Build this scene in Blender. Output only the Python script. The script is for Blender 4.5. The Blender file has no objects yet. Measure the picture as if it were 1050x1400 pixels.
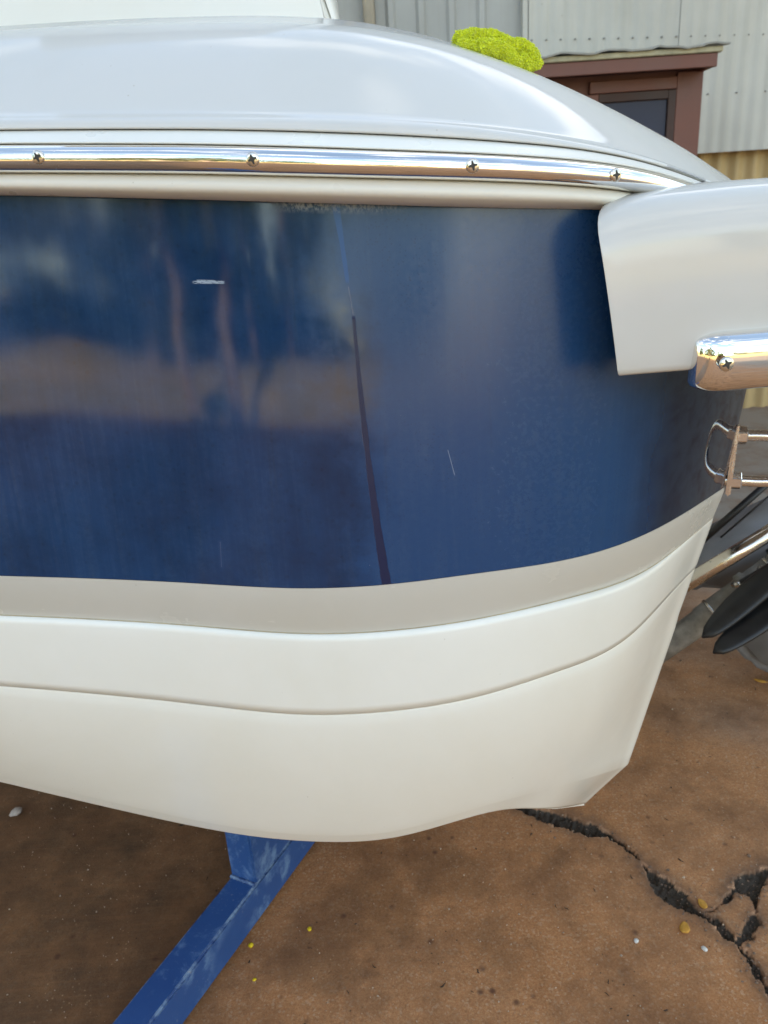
import bpy, bmesh, math, random
import numpy as np
from mathutils import Vector, Matrix

random.seed(7)
rng = np.random.default_rng(7)
scene = bpy.context.scene
COL = scene.collection

# ------------------------------------------------------------------ camera
F_PX, PITCH, ROLL, ZC = 1051.0, math.radians(20.8), math.radians(3.8), 1.5
FW = np.array([0, math.cos(PITCH), -math.sin(PITCH)])
UP0 = np.array([0, math.sin(PITCH), math.cos(PITCH)])
RT = math.cos(ROLL) * np.array([1.0, 0, 0]) - math.sin(ROLL) * UP0
UP = math.sin(ROLL) * np.array([1.0, 0, 0]) + math.cos(ROLL) * UP0
CAM = np.array([0, 0, ZC])
cam_data = bpy.data.cameras.new('camera')
cam = bpy.data.objects.new('camera', cam_data)
COL.objects.link(cam)
cam.matrix_world = Matrix(((RT[0], UP[0], -FW[0], 0), (RT[1], UP[1], -FW[1], 0), (RT[2], UP[2], -FW[2], ZC), (0, 0, 0, 1)))
cam_data.sensor_fit = 'VERTICAL'
cam_data.sensor_height = 36.0
cam_data.lens = F_PX / 1400 * 36
cam_data.clip_start = 0.02
cam_data.clip_end = 3000
cam_data.dof.use_dof = True
cam_data.dof.focus_distance = 0.95
cam_data.dof.aperture_fstop = 10
scene.camera = cam

# ------------------------------------------------------------------ sky, sun, exposure
SUN_EL, SUN_AZ = math.radians(17), math.radians(14)      # azimuth from +Y towards +X: behind the shed
world = bpy.data.worlds.new('World')
scene.world = world
world.use_nodes = True
wn, wl = world.node_tree.nodes, world.node_tree.links
bg = wn['Background']
sky = wn.new('ShaderNodeTexSky')
sky.sky_type = 'NISHITA'
sky.sun_disc = False
sky.sun_elevation = SUN_EL
sky.sun_rotation = SUN_AZ
sky.air_density = 1.0
sky.dust_density = 1.0
wtc = wn.new('ShaderNodeTexCoord')
wmap = wn.new('ShaderNodeMapping'); wmap.inputs['Scale'].default_value = (1.6, 1.6, 6.0)
wnoi = wn.new('ShaderNodeTexNoise'); wnoi.inputs['Scale'].default_value = 1.7; wnoi.inputs['Detail'].default_value = 8
wramp = wn.new('ShaderNodeMapRange'); wramp.inputs['From Min'].default_value = 0.5; wramp.inputs['From Max'].default_value = 0.72; wramp.inputs['To Max'].default_value = 0.6
wmix = wn.new('ShaderNodeMix'); wmix.data_type = 'RGBA'
wmix.inputs['B'].default_value = (7.5, 7.6, 7.8, 1)          # thin white cloud
wl.new(wtc.outputs['Generated'], wmap.inputs['Vector']); wl.new(wmap.outputs['Vector'], wnoi.inputs['Vector'])
wl.new(wnoi.outputs['Fac'], wramp.inputs['Value']); wl.new(wramp.outputs['Result'], wmix.inputs['Factor'])
wl.new(sky.outputs['Color'], wmix.inputs['A']); wl.new(wmix.outputs['Result'], bg.inputs['Color'])
bg.inputs['Strength'].default_value = 0.15
sun_data = bpy.data.lights.new('sun', 'SUN')
sun_data.energy = 5.0
sun_data.angle = math.radians(0.5)
sun_data.color = (1.0, 0.88, 0.72)
sun = bpy.data.objects.new('sun', sun_data)
COL.objects.link(sun)
sdir = Vector((math.sin(SUN_AZ) * math.cos(SUN_EL), math.cos(SUN_AZ) * math.cos(SUN_EL), math.sin(SUN_EL)))
sun.rotation_euler = (-sdir).to_track_quat('-Z', 'Y').to_euler()
sun.location = (0, 0, 20)
vs = scene.view_settings
vs.view_transform = 'Standard'
vs.look = 'None'
vs.gamma = 1.0
vs.use_curve_mapping = False
vs.exposure = 2.08
vs.use_white_balance = True
vs.white_balance_temperature = 7500
vs.white_balance_tint = 10

# ------------------------------------------------------------------ helpers
def ray(px, py):
    return FW * F_PX + RT * (px - 525) + UP * (700 - py)
def atY(px, py, Y):
    d = ray(px, py); return CAM + d * Y / d[1]
def atZ(px, py, Z):
    d = ray(px, py); return CAM + d * (Z - ZC) / d[2]
def proj(P):
    d = np.asarray(P, float) - CAM
    z = d @ FW
    return 525 + F_PX * (d @ RT) / z, 700 - F_PX * (d @ UP) / z

def tag(o, label=None, cat=None, group=None, kind=None):
    if label: o['label'] = label
    if cat: o['category'] = cat
    if group: o['group'] = group
    if kind: o['kind'] = kind
    return o
def empty(name, loc=(0, 0, 0)):
    o = bpy.data.objects.new(name, None); COL.objects.link(o); o.location = loc
    o.empty_display_size = 0.1
    return o
def link(name, me, m=None, parent=None, smooth=False, loc=None):
    """mesh given in world coordinates (or local to loc)"""
    o = bpy.data.objects.new(name, me); COL.objects.link(o)
    if m is not None and not me.materials: me.materials.append(m)
    if smooth:
        me.polygons.foreach_set('use_smooth', [True] * len(me.polygons))
    if loc is not None: o.location = loc
    if parent is not None:
        o.parent = parent
        w = Vector((0, 0, 0)); p = parent
        while p is not None:
            w += p.location; p = p.parent
        o.location = Vector(loc if loc is not None else (0, 0, 0)) - w
    return o
def mesh(name, verts, faces):
    me = bpy.data.meshes.new(name)
    me.from_pydata([tuple(v) for v in verts], [], [tuple(f) for f in faces])
    me.update()
    return me
def bm_mesh(name, bm):
    me = bpy.data.meshes.new(name); bmesh.ops.recalc_face_normals(bm, faces=bm.faces[:]); bm.to_mesh(me); bm.free(); return me
def add_box(bm, lo, hi, bev=0.0, seg=1):
    r = bmesh.ops.create_cube(bm, size=1)
    for v in r['verts']:
        v.co = Vector([lo[i] + (v.co[i] + 0.5) * (hi[i] - lo[i]) for i in range(3)])
    if bev:
        es = list({e for v in r['verts'] for e in v.link_edges})
        bmesh.ops.bevel(bm, geom=es, offset=bev, segments=seg, affect='EDGES', profile=0.5)
def box(name, lo, hi, m, parent=None, bev=0.0, seg=1, smooth=False):
    bm = bmesh.new(); add_box(bm, lo, hi, bev, seg)
    return link(name, bm_mesh(name, bm), m, parent, smooth)
def tube_mesh(name, pts, r, seg=10, cap=True):
    pts = [Vector(p) for p in pts]
    rs = r if isinstance(r, (list, tuple)) else [r] * len(pts)
    vs_, fs = [], []
    t0 = (pts[1] - pts[0]).normalized()
    n = t0.orthogonal().normalized()
    for i, p in enumerate(pts):
        t = (pts[min(i + 1, len(pts) - 1)] - pts[max(i - 1, 0)]).normalized()
        n = (n - t * n.dot(t)).normalized(); b = t.cross(n)
        for k in range(seg):
            a = 2 * math.pi * k / seg
            vs_.append(p + (n * math.cos(a) + b * math.sin(a)) * rs[i])
    for i in range(len(pts) - 1):
        for k in range(seg):
            a = i * seg + k; b_ = i * seg + (k + 1) % seg
            fs.append((a, b_, b_ + seg, a + seg))
    if cap:
        fs.append(tuple(range(seg))[::-1]); fs.append(tuple(range((len(pts) - 1) * seg, len(pts) * seg)))
    return mesh(name, vs_, fs)
def smooth_path(ctrl, n=8):
    ctrl = [np.asarray(c, float) for c in ctrl]
    P = [2 * ctrl[0] - ctrl[1]] + ctrl + [2 * ctrl[-1] - ctrl[-2]]
    out = []
    for i in range(1, len(P) - 2):
        for k in range(n):
            t = k / n
            out.append(0.5 * (2 * P[i] + (P[i + 1] - P[i - 1]) * t + (2 * P[i - 1] - 5 * P[i] + 4 * P[i + 1] - P[i + 2]) * t * t + (3 * P[i] - P[i - 1] - 3 * P[i + 1] + P[i + 2]) * t ** 3))
    out.append(ctrl[-1])
    return np.array(out)
def cubic(xs, ys):
    """natural cubic spline with linear extrapolation"""
    xs = np.asarray(xs, float); ys = np.asarray(ys, float); n = len(xs)
    h = np.diff(xs); A = np.zeros((n, n)); b = np.zeros(n); A[0, 0] = A[-1, -1] = 1
    for i in range(1, n - 1):
        A[i, i - 1] = h[i - 1]; A[i, i] = 2 * (h[i - 1] + h[i]); A[i, i + 1] = h[i]
        b[i] = 6 * ((ys[i + 1] - ys[i]) / h[i] - (ys[i] - ys[i - 1]) / h[i - 1])
    M = np.linalg.solve(A, b)
    s0 = (ys[1] - ys[0]) / h[0] - h[0] * (2 * M[0] + M[1]) / 6
    s1 = (ys[-1] - ys[-2]) / h[-1] + h[-1] * (M[-2] + 2 * M[-1]) / 6
    def f(x):
        x = np.asarray(x, float); xc = np.clip(x, xs[0], xs[-1])
        i = np.clip(np.searchsorted(xs, xc) - 1, 0, n - 2)
        a = (xs[i + 1] - xc) / h[i]; c = (xc - xs[i]) / h[i]
        y = a * ys[i] + c * ys[i + 1] + ((a ** 3 - a) * M[i] + (c ** 3 - c) * M[i + 1]) * h[i] ** 2 / 6
        return y + np.where(x < xs[0], (x - xs[0]) * s0, 0) + np.where(x > xs[-1], (x - xs[-1]) * s1, 0)
    return f

# ------------------------------------------------------------------ material helpers
class Mat:
    def __init__(self, name):
        self.m = bpy.data.materials.new(name); self.m.use_nodes = True
        self.nt = self.m.node_tree; self.n = self.nt.nodes; self.l = self.nt.links
        self.b = self.n['Principled BSDF']; self._tc = None
    def node(self, t, **k):
        nd = self.n.new(t)
        for a, v in k.items(): setattr(nd, a, v)
        return nd
    def con(self, src, dst):
        if isinstance(src, (int, float)): dst.default_value = src
        elif isinstance(src, tuple): dst.default_value = src if len(src) != 3 or dst.type == 'VECTOR' else src + (1,)
        else: self.l.new(src, dst)
    def coord(self, kind='Object'):
        if self._tc is None: self._tc = self.node('ShaderNodeTexCoord')
        return self._tc.outputs[kind]
    def mapping(self, vec, scale=(1, 1, 1), loc=(0, 0, 0), rot=(0, 0, 0)):
        mp = self.node('ShaderNodeMapping'); self.con(vec, mp.inputs['Vector'])
        mp.inputs['Scale'].default_value = scale; mp.inputs['Location'].default_value = loc; mp.inputs['Rotation'].default_value = rot
        return mp.outputs['Vector']
    def noise(self, vec, scale, detail=4, rough=0.5, dist=0.0):
        nd = self.node('ShaderNodeTexNoise'); self.con(vec, nd.inputs['Vector'])
        nd.inputs['Scale'].default_value = scale; nd.inputs['Detail'].default_value = detail
        nd.inputs['Roughness'].default_value = rough; nd.inputs['Distortion'].default_value = dist
        return nd.outputs['Fac']
    def voronoi(self, vec, scale, feature='F1'):
        nd = self.node('ShaderNodeTexVoronoi', feature=feature); self.con(vec, nd.inputs['Vector']); nd.inputs['Scale'].default_value = scale
        return nd
    def mr(self, v, a, b, c=0.0, d=1.0, smooth=False):
        nd = self.node('ShaderNodeMapRange')
        if smooth: nd.interpolation_type = 'SMOOTHSTEP'
        self.con(v, nd.inputs['Value'])
        for k, x in zip(('From Min', 'From Max', 'To Min', 'To Max'), (a, b, c, d)): self.con(x, nd.inputs[k])
        return nd.outputs['Result']
    def math(self, op, a, b=0.0, clamp=False):
        nd = self.node('ShaderNodeMath', operation=op, use_clamp=clamp); self.con(a, nd.inputs[0]); self.con(b, nd.inputs[1])
        return nd.outputs[0]
    def mix(self, f, a, b):
        nd = self.node('ShaderNodeMix', data_type='RGBA'); self.con(f, nd.inputs['Factor']); self.con(a, nd.inputs['A']); self.con(b, nd.inputs['B'])
        return nd.outputs['Result']
    def mixf(self, f, a, b):
        nd = self.node('ShaderNodeMix', data_type='FLOAT'); self.con(f, nd.inputs['Factor']); self.con(a, nd.inputs['A']); self.con(b, nd.inputs['B'])
        return nd.outputs['Result']
    def attr(self, name):
        return self.node('ShaderNodeAttribute', attribute_name=name).outputs['Fac']
    def bump(self, h, strength=0.3, dist=0.01, normal=None):
        nd = self.node('ShaderNodeBump'); self.con(h, nd.inputs['Height']); nd.inputs['Strength'].default_value = strength; nd.inputs['Distance'].default_value = dist
        if normal is not None: self.con(normal, nd.inputs['Normal'])
        return nd.outputs['Normal']
    def out(self, **k):
        for a, v in k.items():
            self.con(v, self.b.inputs[{'color': 'Base Color', 'rough': 'Roughness', 'metal': 'Metallic', 'normal': 'Normal', 'spec': 'Specular IOR Level', 'coat': 'Coat Weight', 'coat_rough': 'Coat Roughness', 'ior': 'IOR', 'sheen': 'Sheen Weight', 'trans': 'Transmission Weight', 'sss': 'Subsurface Weight'}[a]])
        return self.m

def seg_mask(M, u, v, a, b, w, soft=0.6):
    """1 inside a thin stroke from a to b (in surface metres)"""
    ax, ay = a; bx, by = b; L = math.hypot(bx - ax, by - ay); tx, ty = (bx - ax) / L, (by - ay) / L
    du = M.math('SUBTRACT', u, ax); dv = M.math('SUBTRACT', v, ay)
    t = M.math('ADD', M.math('MULTIPLY', du, tx), M.math('MULTIPLY', dv, ty))
    c = M.math('ABSOLUTE', M.math('SUBTRACT', M.math('MULTIPLY', du, ty), M.math('MULTIPLY', dv, tx)))
    over = M.math('ABSOLUTE', M.math('SUBTRACT', t, L / 2))
    m1 = M.mr(c, w * soft, w, 1, 0)
    m2 = M.mr(over, L / 2 * 0.85, L / 2, 1, 0)
    return M.math('MULTIPLY', m1, m2)

def plain(name, col, rough=0.5, metal=0.0, var=0.12, scale=8.0, bump=0.0, bscale=60.0, **k):
    M = Mat(name)
    n = M.noise(M.coord(), scale, 6, 0.6)
    c = M.mix(M.mr(n, 0.3, 0.7), tuple(x * (1 - var) for x in col), tuple(min(1, x * (1 + var)) for x in col))
    d = dict(color=c, rough=M.mr(n, 0.3, 0.7, rough * 0.85, min(1, rough * 1.15)), metal=metal)
    if bump: d['normal'] = M.bump(M.noise(M.coord(), bscale, 4), bump, 0.003)
    d.update(k)
    return M.out(**d)

def mat_gelcoat(name, col, rough=0.16):
    M = Mat(name)
    co = M.coord()
    big = M.noise(co, 3.0, 5, 0.6)
    c = M.mix(M.mr(big, 0.35, 0.7), col, tuple(x * y for x, y in zip(col, (0.95, 0.945, 0.92))))
    grime = M.noise(co, 1.4, 7, 0.7, 0.5)
    c = M.mix(M.mr(grime, 0.5, 0.8, 0, 0.4), c, tuple(x * y for x, y in zip(col, (0.88, 0.85, 0.78))))
    r = M.mr(M.noise(co, 12, 3, 0.5), 0.3, 0.7, rough * 0.85, rough * 1.2)
    sp = M.math('MULTIPLY', M.mr(M.voronoi(co, 55).outputs['Distance'], 0.035, 0.06, 0.45, 0), M.mr(M.noise(co, 7, 2), 0.55, 0.62))
    c = M.mix(sp, c, (0.34, 0.28, 0.2))
    sm = M.noise(M.mapping(co, (5, 5, 26), rot=(0.2, 0.5, 0.1)), 2.0, 6, 0.7)
    r = M.math('ADD', r, M.mr(sm, 0.5, 0.75, 0, 0.03))
    return M.out(color=c, rough=r, normal=M.bump(M.noise(co, 9, 3), 0.02, 0.02), spec=0.5)

WHITE = mat_gelcoat('white_gelcoat', (0.83, 0.82, 0.775), 0.13)
DECKW = mat_gelcoat('deck_gelcoat', (0.60, 0.595, 0.58), 0.09)
CREAM = mat_gelcoat('cream_gelcoat', (0.83, 0.81, 0.75), 0.2)
STRIPE = mat_gelcoat('boot_stripe_gelcoat', (0.60, 0.585, 0.545), 0.24)
VINYL = mat_gelcoat('rail_vinyl', (0.76, 0.75, 0.70), 0.3)

def mat_steel(name, rough=0.04, col=(0.86, 0.85, 0.83), scr=0.5):
    M = Mat(name); co = M.coord()
    n = M.noise(co, 40, 6, 0.7)
    fine = M.noise(M.mapping(co, (6, 60, 90)), 3, 4, 0.6)
    pits = M.mr(M.voronoi(co, 220).outputs['Distance'], 0.05, 0.11, 1, 0)
    g = M.math('MULTIPLY', pits, M.mr(M.noise(co, 9, 3), 0.58, 0.66))
    c = M.mix(M.math('MULTIPLY', g, scr), col, (0.16, 0.11, 0.07))
    r = M.math('ADD', M.mr(n, 0.45, 0.8, rough, rough * 3.5), M.math('MULTIPLY', g, 0.3))
    return M.out(color=c, metal=1.0, rough=r, normal=M.bump(fine, 0.01, 0.004))
CHROME = mat_steel('polished_stainless', 0.035)
STEEL = mat_steel('worn_stainless', 0.13, (0.66, 0.62, 0.55), 0.8)
SILVER = mat_steel('brushed_silver', 0.16, (0.84, 0.86, 0.88), 0.12)
RECESS = plain('screw_recess', (0.03, 0.028, 0.025), 0.6)
BLACK = plain('black_rubber', (0.012, 0.012, 0.013), 0.42, bump=0.1)
PITCH_BLACK = plain('matt_black_rubber', (0.004, 0.004, 0.005), 0.5, var=0.3, spec=0.2)
PROP = plain('black_propeller_paint', (0.016, 0.016, 0.017), 0.34, var=0.3, scale=30, bump=0.06)

# ================================================================== THE SETTING
# ---------------------------------------------------------------- ground
def mat_field():
    M = Mat('dry_grass_field'); co = M.coord()
    n = M.noise(co, 0.35, 8, 0.7); f = M.noise(co, 12, 5, 0.7)
    c = M.mix(M.mr(n, 0.35, 0.65), (0.56, 0.42, 0.19), (0.30, 0.26, 0.09))
    c = M.mix(M.mr(f, 0.4, 0.7, 0, 0.5), c, (0.60, 0.46, 0.23))
    return M.out(color=c, rough=0.95, normal=M.bump(f, 0.6, 0.05))
gs = 900
ground = link('ground', mesh('ground', [(-gs, -gs, -0.06), (gs, -gs, -0.06), (gs, gs, -0.06), (-gs, gs, -0.06)], [(0, 1, 2, 3)]), mat_field())
tag(ground, kind='structure')

def axis(lo, hi, a, b, fine, grow=1.25):
    mid = list(np.arange(a, b + fine / 2, fine)); left = []; x = a; s = fine
    while x > lo: s *= grow; x -= s; left.append(max(x, lo))
    right = []; x = mid[-1]; s = fine
    while x < hi: s *= grow; x += s; right.append(min(x, hi))
    return np.array(left[::-1] + mid + right)
def multi(lo, hi, parts, grow=1.25):
    c = axis(lo, parts[0][0], parts[0][0], parts[0][0], parts[0][2], grow)
    for a, b, f in parts: c = np.concatenate([c, np.arange(a, b, f)])
    c = np.concatenate([c, axis(parts[-1][1], hi, parts[-1][1], parts[-1][1], parts[-1][2], grow)])
    return np.unique(np.round(c, 5))
gx = multi(-16, 15, [(-1.35, .28, .008), (.28, 1.0, .0026), (1.0, 1.6, .008)]); gy = multi(-16, 5.9, [(.95, 1.06, .008), (1.06, 1.72, .0026), (1.72, 2.5, .008)])
GX, GY = np.meshgrid(gx, gy)
def vnoise(x, y, seed=0):
    def h(i, j):
        s = np.sin(i * 127.1 + j * 311.7 + seed * 74.7) * 43758.5453
        return s - np.floor(s)
    i = np.floor(x); j = np.floor(y); fx = x - i; fy = y - j
    fx = fx * fx * (3 - 2 * fx); fy = fy * fy * (3 - 2 * fy)
    return (h(i, j) * (1 - fx) + h(i + 1, j) * fx) * (1 - fy) + (h(i, j + 1) * (1 - fx) + h(i + 1, j + 1) * fx) * fy
def fbm(x, y, o=4, seed=0):
    r = 0; a = 0.5
    for k in range(o):
        r = r + a * vnoise(x * 2 ** k, y * 2 ** k, seed + k); a *= 0.5
    return r
def seg_field(pts):
    """signed closeness to a polyline with half-widths: >0 inside"""
    best = np.full(GX.shape, -9.0)
    for (ax, ay, aw), (bx, by, bw) in zip(pts[:-1], pts[1:]):
        dx, dy = bx - ax, by - ay; L2 = dx * dx + dy * dy
        t = np.clip(((GX - ax) * dx + (GY - ay) * dy) / L2, 0, 1)
        d = np.hypot(GX - ax - t * dx, GY - ay - t * dy)
        best = np.maximum(best, aw + (bw - aw) * t - d)
    return best
def crack_pts(pix):
    out = []
    for px, py, w in pix:
        p = atZ(px, py, 0); out.append((p[0], p[1], w * p[1] * 1.0 / 1051 * 1.6))
    return out
main = crack_pts([(690, 1096, 3), (738, 1112, 7), (765, 1122, 10), (797, 1131, 10), (818, 1137, 7), (832, 1141, 2.5), (853, 1155, 2.0), (870, 1172, 2.2), (884, 1187, 2.5),
                  (895, 1200, 8), (910, 1214, 13), (927, 1228, 13), (940, 1240, 9), (953, 1248, 4), (970, 1256, 6), (985, 1267, 7), (997, 1279, 6), (1010, 1294, 2.5), (1020, 1306, 2.5), (1030, 1318, 3.5), (1038, 1334, 4), (1050, 1352, 4), (1075, 1390, 4), (1120, 1440, 3)])
br1 = crack_pts([(955, 1249, .8), (975, 1244, 1.0), (992, 1233, 1.5), (1003, 1217, 5), (1018, 1208, 11), (1032, 1203, 10), (1044, 1192, 5), (1075, 1182, 2), (1110, 1178, 2)])
br2 = crack_pts([(1026, 1214, 9), (1033, 1230, 6), (1034, 1245, 3), (1031, 1262, 4.5), (1021, 1277, 5), (1006, 1285, 3)])
hair = [crack_pts(q) for q in () and ([(1014, 1380, .1), (1018, 1368, .2), (1027, 1360, .3), (1040, 1352, .4)], [(950, 1206, .4), (972, 1209, .8), (990, 1209, .9), (1000, 1207, 1)], [(1040, 1225, 1), (1055, 1232, .6)])]
wob = (fbm(GX * 45, GY * 45, 3, 3) - 0.47) * 0.024 + (fbm(GX * 230, GY * 230, 2, 13) - 0.37) * 0.012
cf = np.maximum(np.maximum(seg_field(main), seg_field(br1)), seg_field(br2)) + wob
for h_ in hair: cf = np.maximum(cf, seg_field(h_) + wob * .35 - .0002)
crack = np.clip(cf / 0.003 + 0.5, 0, 1)
near = np.clip(1 + cf / 0.055, 0, 1) ** 2
ZG = (fbm(GX * 1.3, GY * 1.3, 3, 11) - 0.47) * 0.006 + (fbm(GX * 40, GY * 40, 3, 5) - 0.47) * 0.0016
ZG -= crack * (0.012 + np.clip(cf, 0, 0.02) * 0.5) + crack * (fbm(GX * 120, GY * 120, 3, 8) - 0.4) * 0.018
fall = np.clip((np.hypot(GX, GY - 1.5) - 3) / 3, 0, 1); ZG *= (1 - fall)
nx, ny = len(gx), len(gy)
verts = np.stack([GX.ravel(), GY.ravel(), ZG.ravel()], 1)
idx = np.arange(nx * ny).reshape(ny, nx)
quads = np.stack([idx[:-1, :-1].ravel(), idx[:-1, 1:].ravel(), idx[1:, 1:].ravel(), idx[1:, :-1].ravel()], 1)
me = bpy.data.meshes.new('concrete_apron')
me.vertices.add(len(verts)); me.vertices.foreach_set('co', verts.ravel())
me.loops.add(quads.size); me.loops.foreach_set('vertex_index', quads.ravel().astype(np.int32))
me.polygons.add(len(quads)); me.polygons.foreach_set('loop_start', (np.arange(len(quads)) * 4).astype(np.int32))
me.polygons.foreach_set('loop_total', np.full(len(quads), 4, np.int32))
me.update(calc_edges=True)
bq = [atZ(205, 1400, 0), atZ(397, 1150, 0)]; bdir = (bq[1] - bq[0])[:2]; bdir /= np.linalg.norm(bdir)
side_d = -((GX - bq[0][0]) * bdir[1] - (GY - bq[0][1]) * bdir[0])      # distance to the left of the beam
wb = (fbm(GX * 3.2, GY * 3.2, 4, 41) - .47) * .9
shade_stain = np.clip((side_d + .03 + wb * .3) / .10, 0, 1) * np.clip((2.3 - side_d + wb) / .6, 0, 1) * np.clip(1.1 + wb * 2, .35, 1)  # shade under the boat, painted in left of the beam; stain spots follow
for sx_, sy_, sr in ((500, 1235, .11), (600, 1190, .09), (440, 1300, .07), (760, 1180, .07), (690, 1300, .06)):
    p_ = atZ(sx_, sy_, 0); shade_stain = np.maximum(shade_stain, np.clip(.75 - np.hypot(GX - p_[0], GY - p_[1]) / sr / 1.6 + wb * 2.6 + (fbm(GX * 22, GY * 22, 3, 55) - .45) * 1.2, 0, .5))
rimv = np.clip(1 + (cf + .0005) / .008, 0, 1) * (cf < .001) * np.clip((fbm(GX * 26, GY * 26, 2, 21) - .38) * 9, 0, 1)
for nm, arr in (('crack', crack), ('near_crack', near), ('rim', rimv), ('shade_stain', shade_stain)):
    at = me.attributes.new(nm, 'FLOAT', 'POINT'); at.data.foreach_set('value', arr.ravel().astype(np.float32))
def mat_concrete():
    M = Mat('brown_stained_concrete'); co = M.coord()
    big = M.noise(co, 1.6, 6, 0.62, 0.1); mid = M.noise(co, 9, 6, 0.65); fine = M.noise(co, 190, 4, 0.75); grain = M.noise(co, 520, 2, 0.6)
    c = M.mix(M.mr(big, 0.33, 0.68), (0.463, 0.200, 0.076), (0.587, 0.300, 0.148))
    c = M.mix(M.mr(mid, 0.42, 0.72, 0, 0.65), c, (0.338, 0.145, 0.058))
    c = M.mix(M.mr(fine, 0.45, 0.7, 0, 0.5), c, (0.620, 0.420, 0.232))
    c = M.mix(M.mr(fine, 0.28, 0.46, 0.45, 0), c, (0.213, 0.095, 0.042))
    c = M.mix(M.mr(grain, 0.35, 0.6, 0.4, 0), c, (0.225, 0.100, 0.044))
    agg = M.voronoi(co, 210); ac = M.node('ShaderNodeSeparateColor'); M.con(agg.outputs['Color'], ac.inputs[0])
    c = M.mix(M.mr(ac.outputs[0], 0.82, 0.95, 0, 0.45), c, (0.56, 0.40, 0.27))
    c = M.mix(M.mr(ac.outputs[1], 0.82, 0.95, 0, 0.3), c, (0.20, 0.10, 0.05))
    # ground away from the rusty stain is plain grey concrete
    sx = M.node('ShaderNodeSeparateXYZ'); M.con(co, sx.inputs[0])
    far = M.mr(M.math('ADD', M.math('ADD', sx.outputs['X'], M.math('MULTIPLY', sx.outputs['Y'], 0.35)), M.mr(big, 0.3, 0.7, -.5, .5)), 1.7, 2.8)
    c = M.mix(far, c, M.mix(mid, (0.20, 0.18, 0.155), (0.29, 0.265, 0.235)))
    shade_stain = M.attr('shade_stain')
    c = M.mix(M.math('MULTIPLY', shade_stain, M.mr(mid, 0.3, 0.7, 0.55, 0.95)), c, M.mix(fine, (0.055, 0.034, 0.02), (0.125, 0.08, 0.05)))  # darkens the painted shade and the stained spots
    # oily dark stains, rusty blotches
    st = M.noise(co, 3.1, 8, 0.72, 0.15)
    c = M.mix(M.mr(st, 0.45, 0.68, 0, 0.85), c, (0.163, 0.080, 0.040))
    v = M.voronoi(co, 21); sp = M.mr(v.outputs['Distance'], 0.08, 0.2, 0.75, 0)
    c = M.mix(M.math('MULTIPLY', sp, M.mr(M.noise(co, 5, 2), 0.52, 0.62)), c, (0.075, 0.032, 0.024))
    sp2 = M.mr(M.voronoi(co, 75).outputs['Distance'], 0.09, 0.16, 0.5, 0)
    c = M.mix(M.math('MULTIPLY', sp2, M.mr(M.noise(co, 8, 2), 0.5, 0.62)), c, (0.620, 0.450, 0.288))
    sp3 = M.mr(M.voronoi(M.mapping(co, loc=(3, 5, 0)), 48).outputs['Distance'], 0.06, 0.12, 0.85, 0)
    c = M.mix(M.math('MULTIPLY', sp3, M.mr(M.noise(co, 6.3, 2), 0.54, 0.62)), c, (0.03, 0.022, 0.018))
    # broom lines
    br = M.noise(M.mapping(co, (6, 120, 1), rot=(0, 0, -0.35)), 1.0, 3, 0.5)
    c = M.mix(M.mr(br, 0.5, 0.75, 0, 0.3), c, (0.300, 0.150, 0.072))
    nc = M.attr('near_crack')
    c = M.mix(M.math('MULTIPLY', nc, M.mr(mid, 0.3, 0.6, 0.35, 0.95)), c, (0.125, 0.078, 0.054))
    rim = M.attr('rim')
    c = M.mix(M.math('MULTIPLY', rim, M.mr(fine, 0.35, 0.6, 0.2, 0.9)), c, (0.620, 0.360, 0.216))
    cr = M.attr('crack')
    c = M.mix(M.mr(cr, 0.35, 0.75), c, M.mix(fine, (0.008, 0.0075, 0.006), (0.10, 0.08, 0.06)))
    wm = M.node('ShaderNodeMix', data_type='RGBA', blend_type='MULTIPLY'); wm.inputs['Factor'].default_value = 1; M.con(c, wm.inputs['A']); wm.inputs['B'].default_value = (1.05, 0.975, 0.90, 1); c = wm.outputs['Result']
    h = M.math('ADD', M.math('MULTIPLY', fine, 0.7), M.math('ADD', M.math('MULTIPLY', grain, 0.3), M.math('MULTIPLY', br, 0.35)))
    return M.out(color=c, rough=M.mixf(shade_stain, M.mr(mid, 0.3, 0.7, 0.6, 0.85), M.mr(mid, 0.3, 0.7, 0.42, 0.6)), normal=M.bump(h, 0.3, 0.004), spec=0.35)
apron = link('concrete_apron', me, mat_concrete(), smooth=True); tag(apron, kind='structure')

# added grass slope facing the sun, makes the bright band in the reflections
bx = np.linspace(-60, 30, 91); by_ = np.array([-15.5, -16.5, -18, -20, -22.5, -25, -28, -40]); bz_ = np.array([-.08, .02, .35, .85, 1.4, 1.75, 1.85, -.1])
vs_ = []; fs = []
for j, (yy, zz) in enumerate(zip(by_, bz_)):
    for i, xx in enumerate(bx):
        k = 0.55 + 0.9 * float(vnoise(np.array(xx * .12), np.array(yy * .2), 31)); vs_.append((xx, yy + .8 * math.sin(xx * .2), zz * k if zz > 0 else zz))
for j in range(len(by_) - 1):
    for i in range(90): a = j * 91 + i; fs.append((a, a + 91, a + 92, a + 1))
tag(link('added_grass_bank', mesh('added_grass_bank', vs_, fs), ground.data.materials[0], smooth=True), kind='structure')
# driveway running away behind the stern
def strip(name, pts, z, m):
    return tag(link(name, mesh(name, [(x, y, z) for x, y in pts], [tuple(range(len(pts)))]), m), kind='structure')
strip('driveway', [(5.4, 5.92), (10.5, 5.92), (70, 48), (66, 55)], -0.03, plain('grey_driveway', (0.27, 0.25, 0.225), 0.9, var=0.2, scale=1.5, bump=0.3))

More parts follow.
